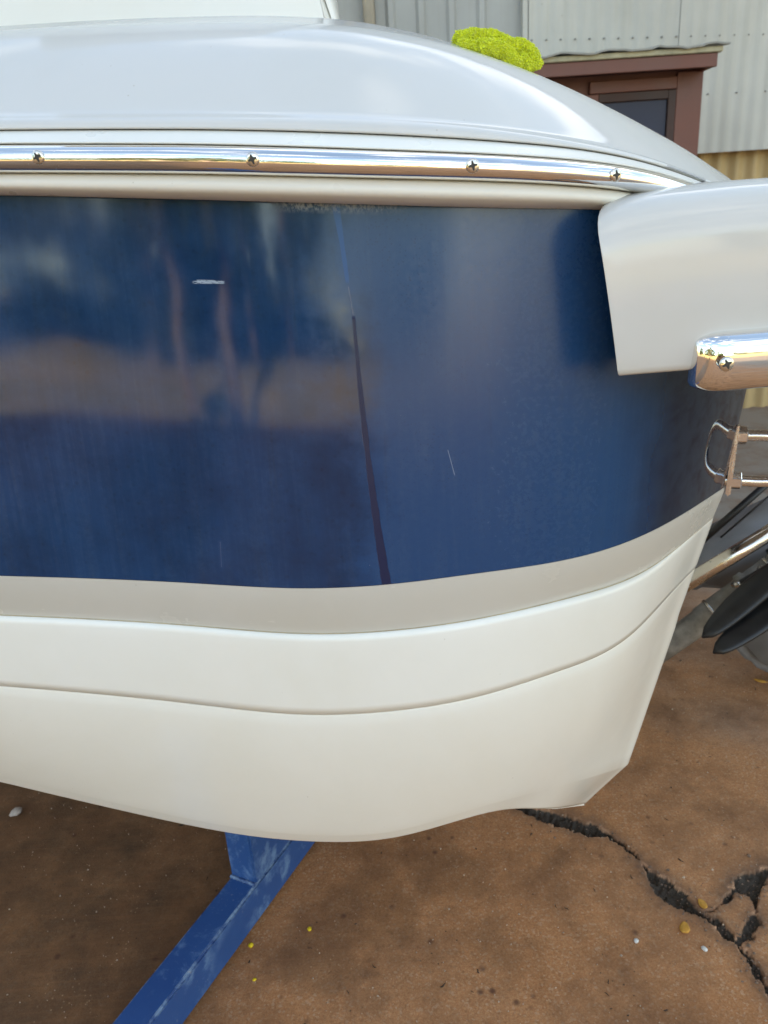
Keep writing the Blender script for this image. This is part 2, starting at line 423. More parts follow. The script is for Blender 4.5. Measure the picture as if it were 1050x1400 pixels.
# ---------------------------------------------------------------- metal shed
def mat_cladding(name, col, rust=0.3):
    M = Mat(name); co = M.coord()
    big = M.noise(co, 0.9, 6, 0.65); st = M.noise(M.mapping(co, (9, 9, 0.35)), 1.2, 6, 0.7)
    c = M.mix(M.mr(big, 0.35, 0.7), col, tuple(x * 0.82 for x in col))
    c = M.mix(M.mr(st, 0.5, 0.8, 0, 0.5), c, tuple(x * y for x, y in zip(col, (0.72, 0.68, 0.58))))
    sp = M.mr(M.voronoi(co, 9).outputs['Distance'], 0.03, 0.06, rust, 0)
    c = M.mix(sp, c, (0.22, 0.15, 0.09))
    return M.out(color=c, rough=M.mr(big, 0.3, 0.7, 0.45, 0.65), normal=M.bump(M.noise(co, 5, 3), 0.15, 0.02), spec=0.4)
CLAD = mat_cladding('pale_grey_cladding', (0.47, 0.46, 0.415))
CLAD_D = mat_cladding('old_grey_cladding', (0.36, 0.36, 0.34), 0.5)
TANW = mat_cladding('tan_cladding', (0.52, 0.37, 0.18), 0.2)
ROOFM = mat_cladding('shed_roof_sheet', (0.38, 0.38, 0.36))
BROWN = plain('brown_paint', (0.15, 0.055, 0.038), 0.6, var=0.14, scale=5, bump=0.15, bscale=25)
DARKB = plain('dark_brown_soffit', (0.055, 0.03, 0.024), 0.75, var=0.2)
WOODE = plain('weathered_roof_edge', (0.40, 0.36, 0.24), 0.8, var=0.3, scale=12, bump=0.3)
NAVYD = plain('navy_door_paint', (0.030, 0.034, 0.056), 0.7, var=0.15, scale=3)

SW_Y = 5.55
shed = empty('metal_shed', (1.0, SW_Y, 0))
tag(shed, 'grey ribbed metal shed with a brown door porch, behind the boat', 'shed')
def ribbed(name, x0, x1, z0, z1, y, m, pitch=0.19, rib=0.034, depth=0.022, wavy=False, parent=shed, lo=None):
    """vertical trapezoid-ribbed (or wavy) sheet facing -Y with thickness"""
    prof = []
    if wavy:
        n = int((x1 - x0) / pitch * 10)
        prof = [(x0 + (x1 - x0) * i / n, y - depth * 0.5 * (1 + math.cos(2 * math.pi * (i / 10)))) for i in range(n + 1)]
    else:
        x = x0; prof.append((x, y))
        k = 0
        while x + pitch < x1 + 1e-6:
            c = x + pitch / 2
            prof += [(c - rib, y), (c - rib * 0.45, y - depth), (c + rib * 0.45, y - depth), (c + rib, y)]
            # a small stiffening swage either side of the rib
            x += pitch
        prof.append((x1, y))
    vs_ = []; fs = []
    for (x, yy) in prof: vs_ += [(x, yy, z0), (x, yy, z1), (x, yy + 0.004, z0), (x, yy + 0.004, z1)]
    for i in range(len(prof) - 1):
        a = 4 * i; b = a + 4
        fs += [(a, b, b + 1, a + 1), (a + 2, a + 3, b + 3, b + 2), (a, a + 2, b + 2, b)]
    return link(name, mesh(name, vs_, fs), m, parent)
xj = atY(722, 40, SW_Y)[0]
zc_ = atY(1000, 207, SW_Y)[2]
x = xj
while x < 8.0:
    ribbed('cladding_sheet', x + 0.002, x + 0.95, zc_ if x > 1.3 else 0.0, 6.4, SW_Y - (0.004 if int((x - xj) / 0.95 + .5) % 2 else 0), CLAD, pitch=.0863636, depth=.0065, wavy=True); x += 0.95
x = xj - 0.95
while x > -14:
    ribbed('cladding_sheet', x + 0.002, x + 0.95, 0.0, 6.4, SW_Y + 0.05 + (0.004 if int((xj - x) / 0.95 + .5) % 2 else 0), CLAD_D, pitch=0.19 if x > -1.5 else 0.475); x -= 0.95
box('corner_flashing', (xj - 0.035, SW_Y - 0.012, 0), (xj - 0.004, SW_Y + 0.06, 6.4), CLAD, shed)
p0 = atY(490, 20, SW_Y)[0]; p1 = atY(517, 20, SW_Y)[0]
box('downpipe', (p0 + 0.03, SW_Y - 0.06, 0), (p1 - 0.02, SW_Y + 0.045, 6.3), plain('rusty_downpipe', (0.27, 0.23, 0.17), 0.6, var=0.3, scale=4), shed, 0.02, 2)
ribbed('lower_tan_sheet', xj + 0.6, 8.0, 0.0, 1.9, SW_Y + 0.12, TANW, pitch=0.12, depth=0.03, wavy=True)
box('back_wall', (-14, SW_Y + 0.2, 0), (8.0, SW_Y + 0.3, 6.4), CLAD_D, shed)
box('side_wall', (7.9, SW_Y + 0.3, 0), (8.0, SW_Y + 9, 6.4), CLAD, shed)
bm = bmesh.new()
r_ = [bm.verts.new(v) for v in ((-14.3, SW_Y - 0.35, 6.38), (8.3, SW_Y - 0.35, 6.38), (8.3, SW_Y + 4.6, 7.2), (-14.3, SW_Y + 4.6, 7.2), (8.3, SW_Y + 9.3, 6.38), (-14.3, SW_Y + 9.3, 6.38))]
bm.faces.new((r_[0], r_[1], r_[2], r_[3])); bm.faces.new((r_[3], r_[2], r_[4], r_[5]))
bmesh.ops.solidify(bm, geom=bm.faces[:], thickness=0.05)
link('roof', bm_mesh('roof', bm), ROOFM, shed)
# rows of roofing screws in the cladding
bm = bmesh.new()
for (pxa, pya, pxb, pyb, n) in ((728, 54, 1045, 46, 17), (930, 130, 1048, 124, 4)):
    for i in range(n):
        t = i / (n - 1); p = atY(pxa + (pxb - pxa) * t, pya + (pyb - pya) * t, SW_Y - 0.024)
        add_box(bm, (p[0] - 0.005, SW_Y - 0.016, p[2] - 0.005), (p[0] + 0.005, SW_Y + 0.002, p[2] + 0.005), 0.003)
tag(link('screw_heads', bm_mesh('screw_heads', bm), plain('screw_grey', (0.25, 0.24, 0.22), 0.5), shed), kind='stuff')

# porch with the brown frame
PY = 4.55
def PX(px, py): return atY(px, py, PY)
xr = PX(958, 150)[0]; zt = PX(958, 108)[2]
zfb = PX(870, 100)[2]; zft = PX(870, 80)[2]; xfr = atY(981, 85, PY - 0.16)[0]
porch = box('porch_wall', (-0.1, PY + 0.02, 0.0), (xr - 0.012, SW_Y - 0.045, zt + 0.05), BROWN, shed)
jr = PX(923, 150)[0]; jl = PX(818, 140)[0]; jt = PX(870, 125)[2]
box('corner_board', (jr, PY - 0.004, 0.0), (xr, PY + 0.018, zt + 0.04), BROWN, porch, 0.003)
box('door_head_trim', (PX(806, 120)[0], PY - 0.012, jt), (jr - 0.003, PY + 0.018, PX(870, 108)[2]), BROWN, porch, 0.003)
box('door_side_trim', (jl - 0.13, PY - 0.008, 0.0), (jl, PY + 0.018, jt - 0.003), BROWN, porch, 0.003)
dd = PY + 0.015
door = box('door', (jl + 0.004, dd - 0.006, 0.06), (PX(912, 150)[0], dd + 0.004, jt - 0.045), NAVYD, porch, 0.002)
box('door_reveal', (PX(912, 150)[0] + 0.003, dd - 0.02, 0.0), (jr - 0.002, dd + 0.004, jt - 0.004), DARKB, porch)
box('door_reveal', (jl + 0.002, dd - 0.022, jt - 0.042), (PX(912, 150)[0], dd + 0.004, jt - 0.004), DARKB, porch)
box('soffit', (-0.2, PY - 0.13, zfb + 0.012), (xfr - 0.03, SW_Y - 0.05, zfb + 0.03), DARKB, porch)
fy = PY - 0.16
zfb2 = atY(870, 98, fy)[2]; zft2 = atY(870, 79, fy)[2]
box('fascia', (-0.2, fy, zfb2), (xfr, fy + 0.025, zft2), BROWN, porch, 0.003)
box('fascia', (xfr - 0.025, fy + 0.028, zfb2 + 0.002), (xfr - 0.002, SW_Y - 0.05, zft2), BROWN, porch, 0.003)
# thin uneven roof sheet edge
n = 60; vs_ = []; fs = []
for i in range(n + 1):
    x = -0.25 + (xfr + 0.045 + 0.25) * i / n
    dz = 0.006 * math.sin(i * 0.9) + random.uniform(-.004, .004)
    y0 = fy - 0.035
    vs_ += [(x, y0, zft2 + 0.036 + dz), (x, SW_Y - 0.04, zft2 + 0.16 + dz), (x, y0 + 0.003, zft2 + 0.028 + dz), (x, SW_Y - 0.04, zft2 + 0.15 + dz)]
for i in range(n):
    a = 4 * i; b = a + 4
    fs += [(a, b, b + 1, a + 1), (a + 2, a + 3, b + 3, b + 2), (a, a + 2, b + 2, b)]
fs += [(0, 1, 3, 2), (4 * n, 4 * n + 2, 4 * n + 3, 4 * n + 1)]
link('roof_sheet', mesh('roof_sheet', vs_, fs), CLAD_D, porch)
box('roof_batten', (-0.22, fy - 0.012, zft2 + 0.002), (xfr + 0.02, fy + 0.03, zft2 + 0.028), WOODE, porch, 0.004)

# ================================================================== THE BOAT
T_ = [(-4.9, 2.42), (-4.3, 1.95), (-3.3, 1.50), (-2.3, 1.25), (-1.4, 1.055), (-.85, .945), (-.43, .867), (-.20, .825), (-.07, .807), (.05, .80), (.155, .81), (.265, .842), (.37, .90), (.475, .98), (.555, 1.08), (.612, 1.185), (.632, 1.35), (.645, 1.70), (.655, 2.08)]
B_ = [(-4.6, 2.402), (-4.1, 1.97), (-3.2, 1.52), (-2.3, 1.26), (-1.4, 1.06), (-.85, .948), (-.43, .868), (-.20, .824), (-.07, .806), (.05, .802), (.145, .816), (.245, .855), (.345, .922), (.43, 1.00), (.50, 1.085), (.544, 1.15), (.556, 1.26), (.58, 1.60), (.62, 2.082)]
K_ = [(-4.2, 2.377), (-3.9, 2.05), (-3.1, 1.62), (-2.3, 1.35), (-1.4, 1.15), (-.85, 1.035), (-.43, .95), (-.20, .905), (-.07, .886), (.05, .882), (.135, .90), (.205, .94), (.275, .99), (.34, 1.05), (.39, 1.11), (.422, 1.155), (.430, 1.26), (.455, 1.60), (.485, 2.09)]
NSEG = 16
def dens(ctrl):
    return smooth_path([np.array(c) for c in ctrl], NSEG)
TT, BB, KK = dens(T_), dens(B_), dens(K_)
NS = len(TT)
def inward(C, d):
    """offset a plan curve towards the boat's inside"""
    t = np.gradient(C, axis=0); t /= np.linalg.norm(t, axis=1)[:, None]
    n = np.stack([-t[:, 1], t[:, 0]], 1)
    ax = np.array([0.655, 2.08]) - np.array([-4.9, 2.42]); 
    O = C + n * (np.asarray(d)[:, None] if np.ndim(d) else d)
    # never cross the centre line
    a = ax / np.linalg.norm(ax); nn = np.array([-a[1], a[0]])
    s = (O - np.array([0.655, 2.08])) @ nn
    over = np.maximum(s + 0.0, 0)
    return O - over[:, None] * nn[None, :]
def solveZ(C, ctrl, lo=-40, hi=None, trim=-0.04, sm=5):
    f = cubic([c[0] for c in ctrl], [c[1] for c in ctrl])
    hi = ctrl[-1][0] if hi is None else hi
    Z = np.full(len(C), 1.2); X, Y = C[:, 0], C[:, 1]
    for _ in range(30):
        px, py = proj(np.stack([X, Y, Z], 1))
        px = np.clip(px, -400, 1300)
        d = FW[None] * F_PX + RT[None] * (px - 525)[:, None] + UP[None] * (700 - f(px))[:, None]
        Z = ZC + d[:, 2] * Y / d[:, 1]
    px, _ = proj(np.stack([X, Y, Z], 1))
    i0 = np.argmax((px > lo) & (X > -1.2))
    past = np.where((np.arange(len(C)) > i0) & ((px > hi) | (np.gradient(px) < 0)))[0]
    i1 = past[0] - 1 if len(past) else len(C) - 1
    sl = (Z[i0 + 12] - Z[i0]) / (X[i0 + 12] - X[i0])
    Z[:i0] = Z[i0] + (X[:i0] - X[i0]) * sl * 0.6
    Z[i1 + 1:] = Z[i1] + (X[i1 + 1:] - X[i1]) * trim
    if sm:
        k = np.ones(sm) / sm; Zp = np.pad(Z, sm // 2, 'edge'); Z = np.convolve(Zp, k, 'valid')
    return Z
axo = np.array([0.655, 2.08]); axd = axo - np.array([-4.9, 2.42]); axd /= np.linalg.norm(axd); axn = np.array([-axd[1], axd[0]])
def loft(name, levels, m, parent, uv=None, mirror=True, start=0):
    """levels: list of (NS,3). near half + mirrored far half as one skin"""
    L = [np.asarray(l)[start:] for l in levels]; n = len(L[0]); k = len(L)
    vs_ = [tuple(p) for l in L for p in l]; fs = []
    for j in range(k - 1):
        for i in range(n - 1):
            a = j * n + i; fs.append((a, a + 1, a + n + 1, a + n))
    if mirror:
        o = len(vs_)
        for l in L:
            s = (l[:, :2] - axo) @ axn
            xy = l[:, :2] - 2 * s[:, None] * axn[None]
            vs_ += [(x, y, z) for (x, y), z in zip(xy, l[:, 2])]
        for j in range(k - 1):
            for i in range(n - 1):
                a = o + j * n + i; fs.append((a, a + n, a + n + 1, a + 1))
    me = mesh(name, vs_, fs)
    if uv is not None:
        lay = me.uv_layers.new(name='surface')
        li = np.empty(len(me.loops), np.int32); me.loops.foreach_get('vertex_index', li)
        U = np.concatenate([u.reshape(-1, 2) for u in uv] + ([u.reshape(-1, 2) + np.array([50, 0]) for u in uv] if mirror else []))
        lay.data.foreach_set('uv', U[li].ravel().astype(np.float32))
    bm = bmesh.new(); bm.from_mesh(me); bmesh.ops.remove_doubles(bm, verts=bm.verts[:], dist=1e-5); bmesh.ops.recalc_face_normals(bm, faces=bm.faces[:]); bm.to_mesh(me); bm.free()
    return link(name, me, m, parent, smooth=True)
def xyz(C, Z): return np.concatenate([C, Z[:, None]], 1)

y_lipb = [(0, 266), (262, 272), (525, 279), (700, 283), (810, 285), (900, 287)]
y_chb = [(0, 238), (300, 240.5), (525, 246), (700, 251), (800, 257), (868, 265), (930, 279), (1000, 298)]
y_cht = [(0, 195), (347, 197), (525, 203), (700, 210.5), (800, 218.5), (880, 231), (945, 250), (1000, 272), (1040, 290)]
y_st = [(0, 178), (300, 177.5), (525, 184), (700, 194.5), (800, 205), (880, 221), (955, 246), (1000, 266), (1040, 285)]
y_l1 = [(0, 160), (300, 158), (525, 163), (700, 179), (800, 196), (880, 216), (955, 244), (1000, 264), (1040, 284)]
y_l0 = [(0, 41), (150, 33), (300, 29), (470, 34), (560, 48), (630, 65), (700, 90), (780, 127), (850, 165), (900, 197), (940, 227), (965, 247), (1000, 273), (1040, 300)]
y_bb = [(0, 787), (262, 797), (400, 804), (528, 799), (657, 783), (850, 743.5), (903, 720), (989, 667)]
y_l2 = [(0, 841.5), (262, 856), (420, 867), (525, 863.5), (640, 849), (790, 815), (850, 796.5), (897, 773), (936, 743), (987, 697)]
y_l3 = [(0, 938.5), (262, 963), (420, 978), (525, 974), (650, 954), (768, 917), (870, 863), (903, 829), (942, 784)]
y_kt = [(0, 1060), (200, 1107), (350, 1135), (440, 1142), (540, 1136), (640, 1108), (720, 1086), (800, 1064), (858, 1046)]
y_kb = [(0, 1069), (200, 1116), (350, 1144), (440, 1151), (540, 1145), (640, 1118), (700, 1106), (760, 1105), (803, 1098)]

boat = empty('motor_boat', (0.0, 2.1, 0.0))
tag(boat, 'white and navy blue motor boat with chrome rub rail, raised on a blue cradle', 'motor boat')

# ---- rub rail profile
Zlip = solveZ(inward(TT, .006), y_lipb, hi=860); Zchb = solveZ(TT, y_chb); Zcht = solveZ(inward(TT, .003), y_cht)
Zst = solveZ(inward(TT, .018), y_st)
Cl1 = inward(TT, .034); Zl1 = solveZ(Cl1, y_l1)
Cl0 = inward(TT, .165); Zl0 = solveZ(Cl0, y_l0, sm=9)
def blendlev(Ca, Za, Cb, Zb, w, wz=None):
    wz = w if wz is None else wz
    return xyz(Ca * (1 - w) + Cb * w, Za * (1 - wz) + Zb * wz)
# chrome half-round insert
lev = []
for k in range(17):
    a = math.pi * k / 16
    o = 0.016 * math.sin(a) ** 0.85
    w = 0.5 - 0.5 * math.cos(a)
    lev.append(xyz(inward(TT, .003 * w - o), (Zchb + 0.0012) * (1 - w) + (Zcht - 0.0020) * w))
rail = loft('rub_rail', lev, CHROME, boat)
# white vinyl carrier: upper ledge and lower lip
lev = []
Zt = Zcht - 0.0006
lev.append(xyz(inward(TT, .016), Zt - 0.0005)); lev.append(xyz(inward(TT, .0), Zt - .0004)); lev.append(xyz(inward(TT, -.0008), Zt + .0006))
for k in range(6):
    w = k / 5
    lev.append(xyz(inward(TT, .0 + .020 * w ** 0.8), (Zt + .001) * (1 - w) + (Zst - .0004) * w + 0.0018 * math.sin(math.pi * w)))
lev.append(xyz(inward(TT, .034), Zst + 0.001))
loft('rail_ledge', lev, VINYL, boat)
lev = [xyz(inward(TT, .012), Zchb + .004), xyz(inward(TT, .001), Zchb)]
for k in range(1, 9):
    w = k / 8
    o = .001 - .0035 * math.sin(math.pi * min(1, w * 1.05)) + .018 * max(0, (w - .55) / .45) ** 2
    lev.append(xyz(inward(TT, o), Zchb * (1 - w) + Zlip * w))
lev += [xyz(inward(TT, .03), Zlip - .0005), xyz(inward(TT, .05), Zlip + .004)]
loft('rail_lip', lev, VINYL, boat)

# ---- deck side, rolled over the crest
lev = [xyz(inward(TT, .030), Zst + .0010), xyz(inward(TT, .0175), Zst + .0004), xyz(inward(TT, .0160), Zst + .0012), xyz(inward(TT, .0160), Zst * .85 + Zl1 * .15)]
lev.append(xyz(inward(TT, .0185), Zst * .45 + Zl1 * .55)); lev.append(xyz(inward(TT, .025), Zst * .1 + Zl1 * .9)); lev.append(xyz(Cl1, Zl1 + .0006))
for k in range(1, 25):
    w = k / 24
    # starts with a soft concave turn, then a long convex side
    wz = 0.75 * math.sin(w * math.pi / 2) + .25 * w
    C = inward(TT, .034 + .131 * w)
    lev.append(xyz(C, Zl1 * (1 - wz) + Zl0 * wz))
rise = Zl0 - Zl1
for d, dz in ((.19, .10), (.23, .19), (.29, .25), (.38, .27), (.55, .27), (.85, .30), (1.4, .34)):
    lev.append(xyz(inward(TT, d), Zl0 + rise * dz * 0.9))
loft('deck', lev, DECKW, boat)

# ---- hull, navy gelcoat
ii = np.arange(NS) / NSEG
def sstep(a, b): t = np.clip((ii - a) / (b - a), 0, 1); return t * t * (3 - 2 * t)
Chull = inward(TT, .034 - .010 * sstep(8.5, 11) - .020 * sstep(12, 14.5)); Zht = Zlip + .004
Zbb = solveZ(BB, y_bb)
NL = 40; lev = []; uvs = []
s_arc = np.concatenate([[0], np.cumsum(np.linalg.norm(np.diff(TT, axis=0), axis=1))])
pxT, _ = proj(xyz(TT, Zht)); i525 = np.argmin(np.abs(pxT - 525)); s_arc -= s_arc[i525]
for k in range(NL + 1):
    w = k / NL
    ws = w ** 1.12
    lev.append(blendlev(Chull, Zht, BB, Zbb, ws, w))
    uvs.append(np.stack([s_arc, np.full(NS, -w * 0.45)], 1))
HULLP = np.array(lev)
HPX, HPY = proj(HULLP.reshape(-1, 3)); HPX = HPX.reshape(NL + 1, NS); HPY = HPY.reshape(NL + 1, NS)
def on_hull(px, py):
    d = (HPX - px) ** 2 + (HPY - py) ** 2
    d[:, 16 * 15:] = 1e9
    j, i = np.unravel_index(np.argmin(d), d.shape)
    # refine by local linear solve
    j = min(max(j, 1), NL - 1); i = min(max(i, 1), NS - 2)
    J = np.array([[(HPX[j, i + 1] - HPX[j, i - 1]) / 2, (HPX[j + 1, i] - HPX[j - 1, i]) / 2], [(HPY[j, i + 1] - HPY[j, i - 1]) / 2, (HPY[j + 1, i] - HPY[j - 1, i]) / 2]])
    e = np.linalg.solve(J, np.array([px - HPX[j, i], py - HPY[j, i]]))
    return s_arc[i] + e[0] * (s_arc[i + 1] - s_arc[i - 1]) / 2, -(j + e[1]) / NL * 0.45

def mat_hull():
    M = Mat('navy_gelcoat_oxidised')
    uvn = M.node('ShaderNodeUVMap', uv_map='surface').outputs['UV']
    sep = M.node('ShaderNodeSeparateXYZ'); M.con(uvn, sep.inputs[0]); u, v = sep.outputs['X'], sep.outputs['Y']
    co = M.coord()
    streak = M.noise(M.mapping(uvn, (22, 1.6, 1)), 1.0, 6, 0.6, 0.4)
    streak2 = M.noise(M.mapping(uvn, (85, 3.5, 1), loc=(3, 1, 0)), 1.0, 4, 0.6, 0.8)
    blot = M.noise(uvn, 7, 7, 0.65); mott = M.noise(uvn, 130, 5, 0.75); spot = M.voronoi(uvn, 95).outputs['Distance']
    ox = M.math('ADD', M.mr(streak, 0.3, 0.7, 0.1, 0.3), M.mr(blot, 0.3, 0.7, 0.15, 0.65), True)
    ox = M.math('SUBTRACT', ox, M.mr(streak2, 0.58, 0.74, 0, 0.18), True)
    ox = M.math('SUBTRACT', ox, M.math('MULTIPLY', M.mr(spot, 0.12, 0.3, 0.18, 0), M.mr(mott, 0.4, 0.6)), True)
    aft = M.mr(M.math('ADD', u, M.mr(blot, .3, .7, -.05, .05)), AFT[0], AFT[1], 0, 1, True)
    ox = M.math('ADD', ox, M.math('MULTIPLY', aft, 0.55), True)
    # polished towards the stern corner
    pol = M.mr(u, POL0, POL1, 0, 1, True)
    edge = M.math('MULTIPLY', M.mr(M.noise(uvn, 18, 4), 0.3, 0.7, -.012, .012), 1.0)
    pol = M.mr(M.math('ADD', u, edge), POL0, POL1, 0, 1, True)
    keep = M.math('SUBTRACT', 1.0, pol)
    ox = M.math('MULTIPLY', ox, keep)
    # drips: dark wet run and its paler upper half
    def run_mask(fit, v0, v1, w0, w1):
        a, b, c = fit
        uc = M.math('ADD', M.math('MULTIPLY', M.math('ADD', M.math('MULTIPLY', v, a), b), v), c)
        d = M.math('ABSOLUTE', M.math('SUBTRACT', u, uc))
        w = M.mr(v, v0, v1, w0, w1)
        wob = M.mr(M.noise(M.mapping(uvn, (2, 26, 1)), 1, 3), 0.3, 0.7, 0.75, 1.25)
        inside = M.mr(M.math('DIVIDE', d, M.math('MULTIPLY', w, wob)), 0.82, 1.05, 1, 0)
        return M.math('MULTIPLY', inside, M.math('MULTIPLY', M.mr(v, v0 - .002, v0 + .002, 0, 1), M.mr(v, v1 - .004, v1, 1, 0)))
    dark = run_mask(RUN_D, RUN_DV[0], RUN_DV[1], 0.0056, 0.0016)
    pale = run_mask(RUN_P, RUN_PV[0], RUN_PV[1], 0.0022, 0.0038)
    base = M.mix(ox, (0.0020, 0.008, 0.027), (0.0070, 0.048, 0.140))
    base = M.mix(M.mr(mott, 0.45, 0.75, 0, 0.35), base, M.mix(ox, (0.003, 0.010, 0.032), (0.012, 0.062, 0.160)))
    chalk = M.math('MULTIPLY', M.math('MULTIPLY', M.mr(streak2, 0.42, 0.68), M.mr(mott, 0.35, 0.62, 0.3, 1.0)), M.math('MULTIPLY', keep, M.mr(blot, 0.38, 0.6, 0.05, 0.26)))
    base = M.mix(chalk, base, (0.052, 0.098, 0.175))
    pit = M.math('MULTIPLY', M.mr(M.voronoi(uvn, 240).outputs['Distance'], 0.12, 0.3, 0.5, 0), M.math('MULTIPLY', aft, keep))
    base = M.mix(M.math('MULTIPLY', pit, M.mr(blot, 0.4, 0.6)), base, (0.004, 0.02, 0.06))
    base = M.mix(dark, base, (0.002, 0.010, 0.052))
    base = M.mix(pale, base, (0.010, 0.07, 0.21))
    rough = M.math('ADD', M.mixf(ox, 0.02, 0.11), M.math('MULTIPLY', M.math('MULTIPLY', aft, keep), M.mr(mott, 0.35, 0.65, 0.05, 0.13)))
    rough = M.mixf(M.math('MAXIMUM', dark, M.math('MULTIPLY', pale, 0.6)), rough, 0.3)
    hz_ = M.math('MULTIPLY', M.mr(u, HZ[0], HZ[1], 0, 1, True), M.mr(u, HZ[2], HZ[3], 1, 0, True))
    rough = M.math('ADD', rough, M.math('MULTIPLY', hz_, M.mr(blot, 0.3, 0.7, 0.03, 0.1)))
    for (a, b, w, col, s) in STROKES:
        k = seg_mask(M, u, v, a, b, w, 0.6 if s > .5 else 0.02)
        brk = M.mr(M.noise(M.mapping(uvn, (130, 620, 1)), 1, 5, 0.7), 0.40, 0.5)
        k = M.math('MULTIPLY', k, M.math('MULTIPLY', brk if s > 0.5 else 1.0, s))
        base = M.mix(k, base, col); rough = M.mixf(k, rough, 0.6)
    # chalky tide mark right under the lip
    tide = M.math('MULTIPLY', M.mr(v, -0.016, -0.004, 0, 1), M.mr(M.noise(M.mapping(uvn, (260, 160, 1)), 1, 5, 0.75), 0.44, 0.56))
    tide = M.math('MULTIPLY', tide, M.math('MULTIPLY', M.mr(u, TIDE[0], TIDE[0] + .03), M.mr(u, TIDE[1], TIDE[1] - .06, 0, 1)))
    base = M.mix(M.math('MULTIPLY', tide, 0.8), base, (0.30, 0.34, 0.40)); rough = M.mixf(tide, rough, 0.6)
    dust = M.mr(M.voronoi(uvn, 60).outputs['Distance'], 0.02, 0.045, 0.5, 0)
    base = M.mix(M.math('MULTIPLY', dust, M.mr(M.noise(uvn, 14, 2), 0.6, 0.66)), base, (0.16, 0.2, 0.26))
    nrm = M.bump(M.math('ADD', M.math('MULTIPLY', dark, 1.0), M.math('MULTIPLY', M.noise(uvn, 16, 2), 0.05)), 0.12, 0.004)
    return M.out(color=base, rough=rough, normal=nrm, spec=0.5)
POL0 = on_hull(835, 560)[0]; POL1 = on_hull(930, 600)[0]
AFT = (on_hull(400, 450)[0], on_hull(560, 450)[0])
HZ = (on_hull(600, 450)[0], on_hull(720, 450)[0], on_hull(815, 450)[0], on_hull(850, 560)[0])
dk = np.array([on_hull(*q) for q in ((484, 432), (487, 490), (497, 570), (512, 690), (528, 797))])
RUN_D = np.polyfit(dk[:, 1], dk[:, 0], 2); RUN_DV = (-0.455, dk[0, 1])
# widths run from v0 (bottom) to v1 (top)
pl_ = np.array([on_hull(*q) for q in ((460, 288), (467, 330), (475, 386))])
RUN_P = np.polyfit(pl_[:, 1], pl_[:, 0], 2); RUN_PV = (pl_[2, 1], -0.004)
RUN_D = tuple(float(x) for x in RUN_D); RUN_P = tuple(float(x) for x in RUN_P)
STROKES = [(on_hull(262, 386), on_hull(308, 386), .0018, (0.34, 0.42, 0.52), 0.8), (on_hull(268, 383.5), on_hull(300, 384.5), .0012, (0.34, 0.42, 0.52), 0.7),
           (on_hull(612, 614), on_hull(622, 651), .0007, (0.35, 0.42, 0.5), 0.45), (on_hull(301, 738), on_hull(303, 778), .0036, (0.03, 0.06, 0.14), 0.4),
           (on_hull(476, 390), on_hull(483, 432), .0009, (0.25, 0.24, 0.27), 0.45)]
TIDE = (on_hull(365, 285)[0], on_hull(560, 290)[0])
hull = loft('hull_side', lev, mat_hull(), boat, uv=uvs)

# ---- lower hull: stripe, two steps, chine
ii = np.arange(NS) / NSEG
RC = np.clip((ii - 11.5) / 2.5, 0, 1); RC = RC * RC * (3 - 2 * RC)
Zk_ = solveZ(KK, y_kt, hi=858)
def low(w, Z=None):
    if Z is None: Z = Zbb * (1 - w) + Zk_ * w
    lin = np.clip((Zbb - Z) / np.maximum(Zbb - Zk_, .05), 0, 1.05)
    ww = (w * (1 - RC) + (lin + .12 * (w - .2) * (w < .36)) * RC)[:, None]
    return BB * (1 - ww) + KK * ww
Zl2 = solveZ(low(.2, Zbb - .05), y_l2); Zl3 = solveZ(low(.24, Zbb - .15), y_l3); Zkt = Zk_
tuck = inward(KK, 0.012 + .02 * RC); tuck[:, 0] -= np.clip((KK[:, 0] - 0.1) / 0.3, 0, 1) * 0.045
Zkb = solveZ(tuck, y_kb, hi=803)
lev = [xyz(BB * 1.0, Zbb - .0004)]
for k in range(1, 9):
    w = k / 8; z_ = Zbb * (1 - w) + Zl2 * w + .0004 * w; lev.append(xyz(low(.22 * w ** 1.3, z_), z_))
loft('boot_stripe', lev, STRIPE, boat)
lev = [xyz(low(.30, Zl2), Zl2 - .0002), xyz(low(.23, Zl2), Zl2 - .0003)]
for k in range(7):
    a = k / 6 * math.pi / 2
    z_ = Zl2 - .0005 - .009 * (1 - math.cos(a)); lev.append(xyz(low(.22 - .08 * math.sin(a), z_), z_))
for k in range(1, 10):
    w = k / 9
    z_ = (Zl2 - .0095) * (1 - w) + (Zl3 + .0015) * w; lev.append(xyz(low(.14 + .09 * w ** 1.5, z_), z_))
lev += [xyz(low(.275, Zl3), Zl3 + .0010), xyz(low(.33, Zl3), Zl3 + .003)]
loft('upper_strake', lev, WHITE, boat)
lev = [xyz(low(.33, Zl3), Zl3 + .0008), xyz(low(.265, Zl3), Zl3 + .0002), xyz(low(.25, Zl3 - .003), Zl3 - .003)]
for k in range(1, 15):
    w = k / 14
    z_ = (Zl3 - .003) * (1 - w) + Zkt * w; lev.append(xyz(low(.25 + .75 * w ** 1.5, z_), z_))
for w in (.06, .5, .94, 1.0):
    lev.append(xyz(KK + (tuck - KK) * w, Zkt + (Zkb - Zkt) * w))
proj_c = axo[None] + ((tuck - axo) @ axd)[:, None] * axd[None]
for w in (.06, .3, .65, 1.0):
    lev.append(xyz(tuck * (1 - w) + proj_c * w, np.maximum(Zkb + 0.012 - 0.24 * w, 0.2)))
loft('lower_hull', lev, CREAM, boat)

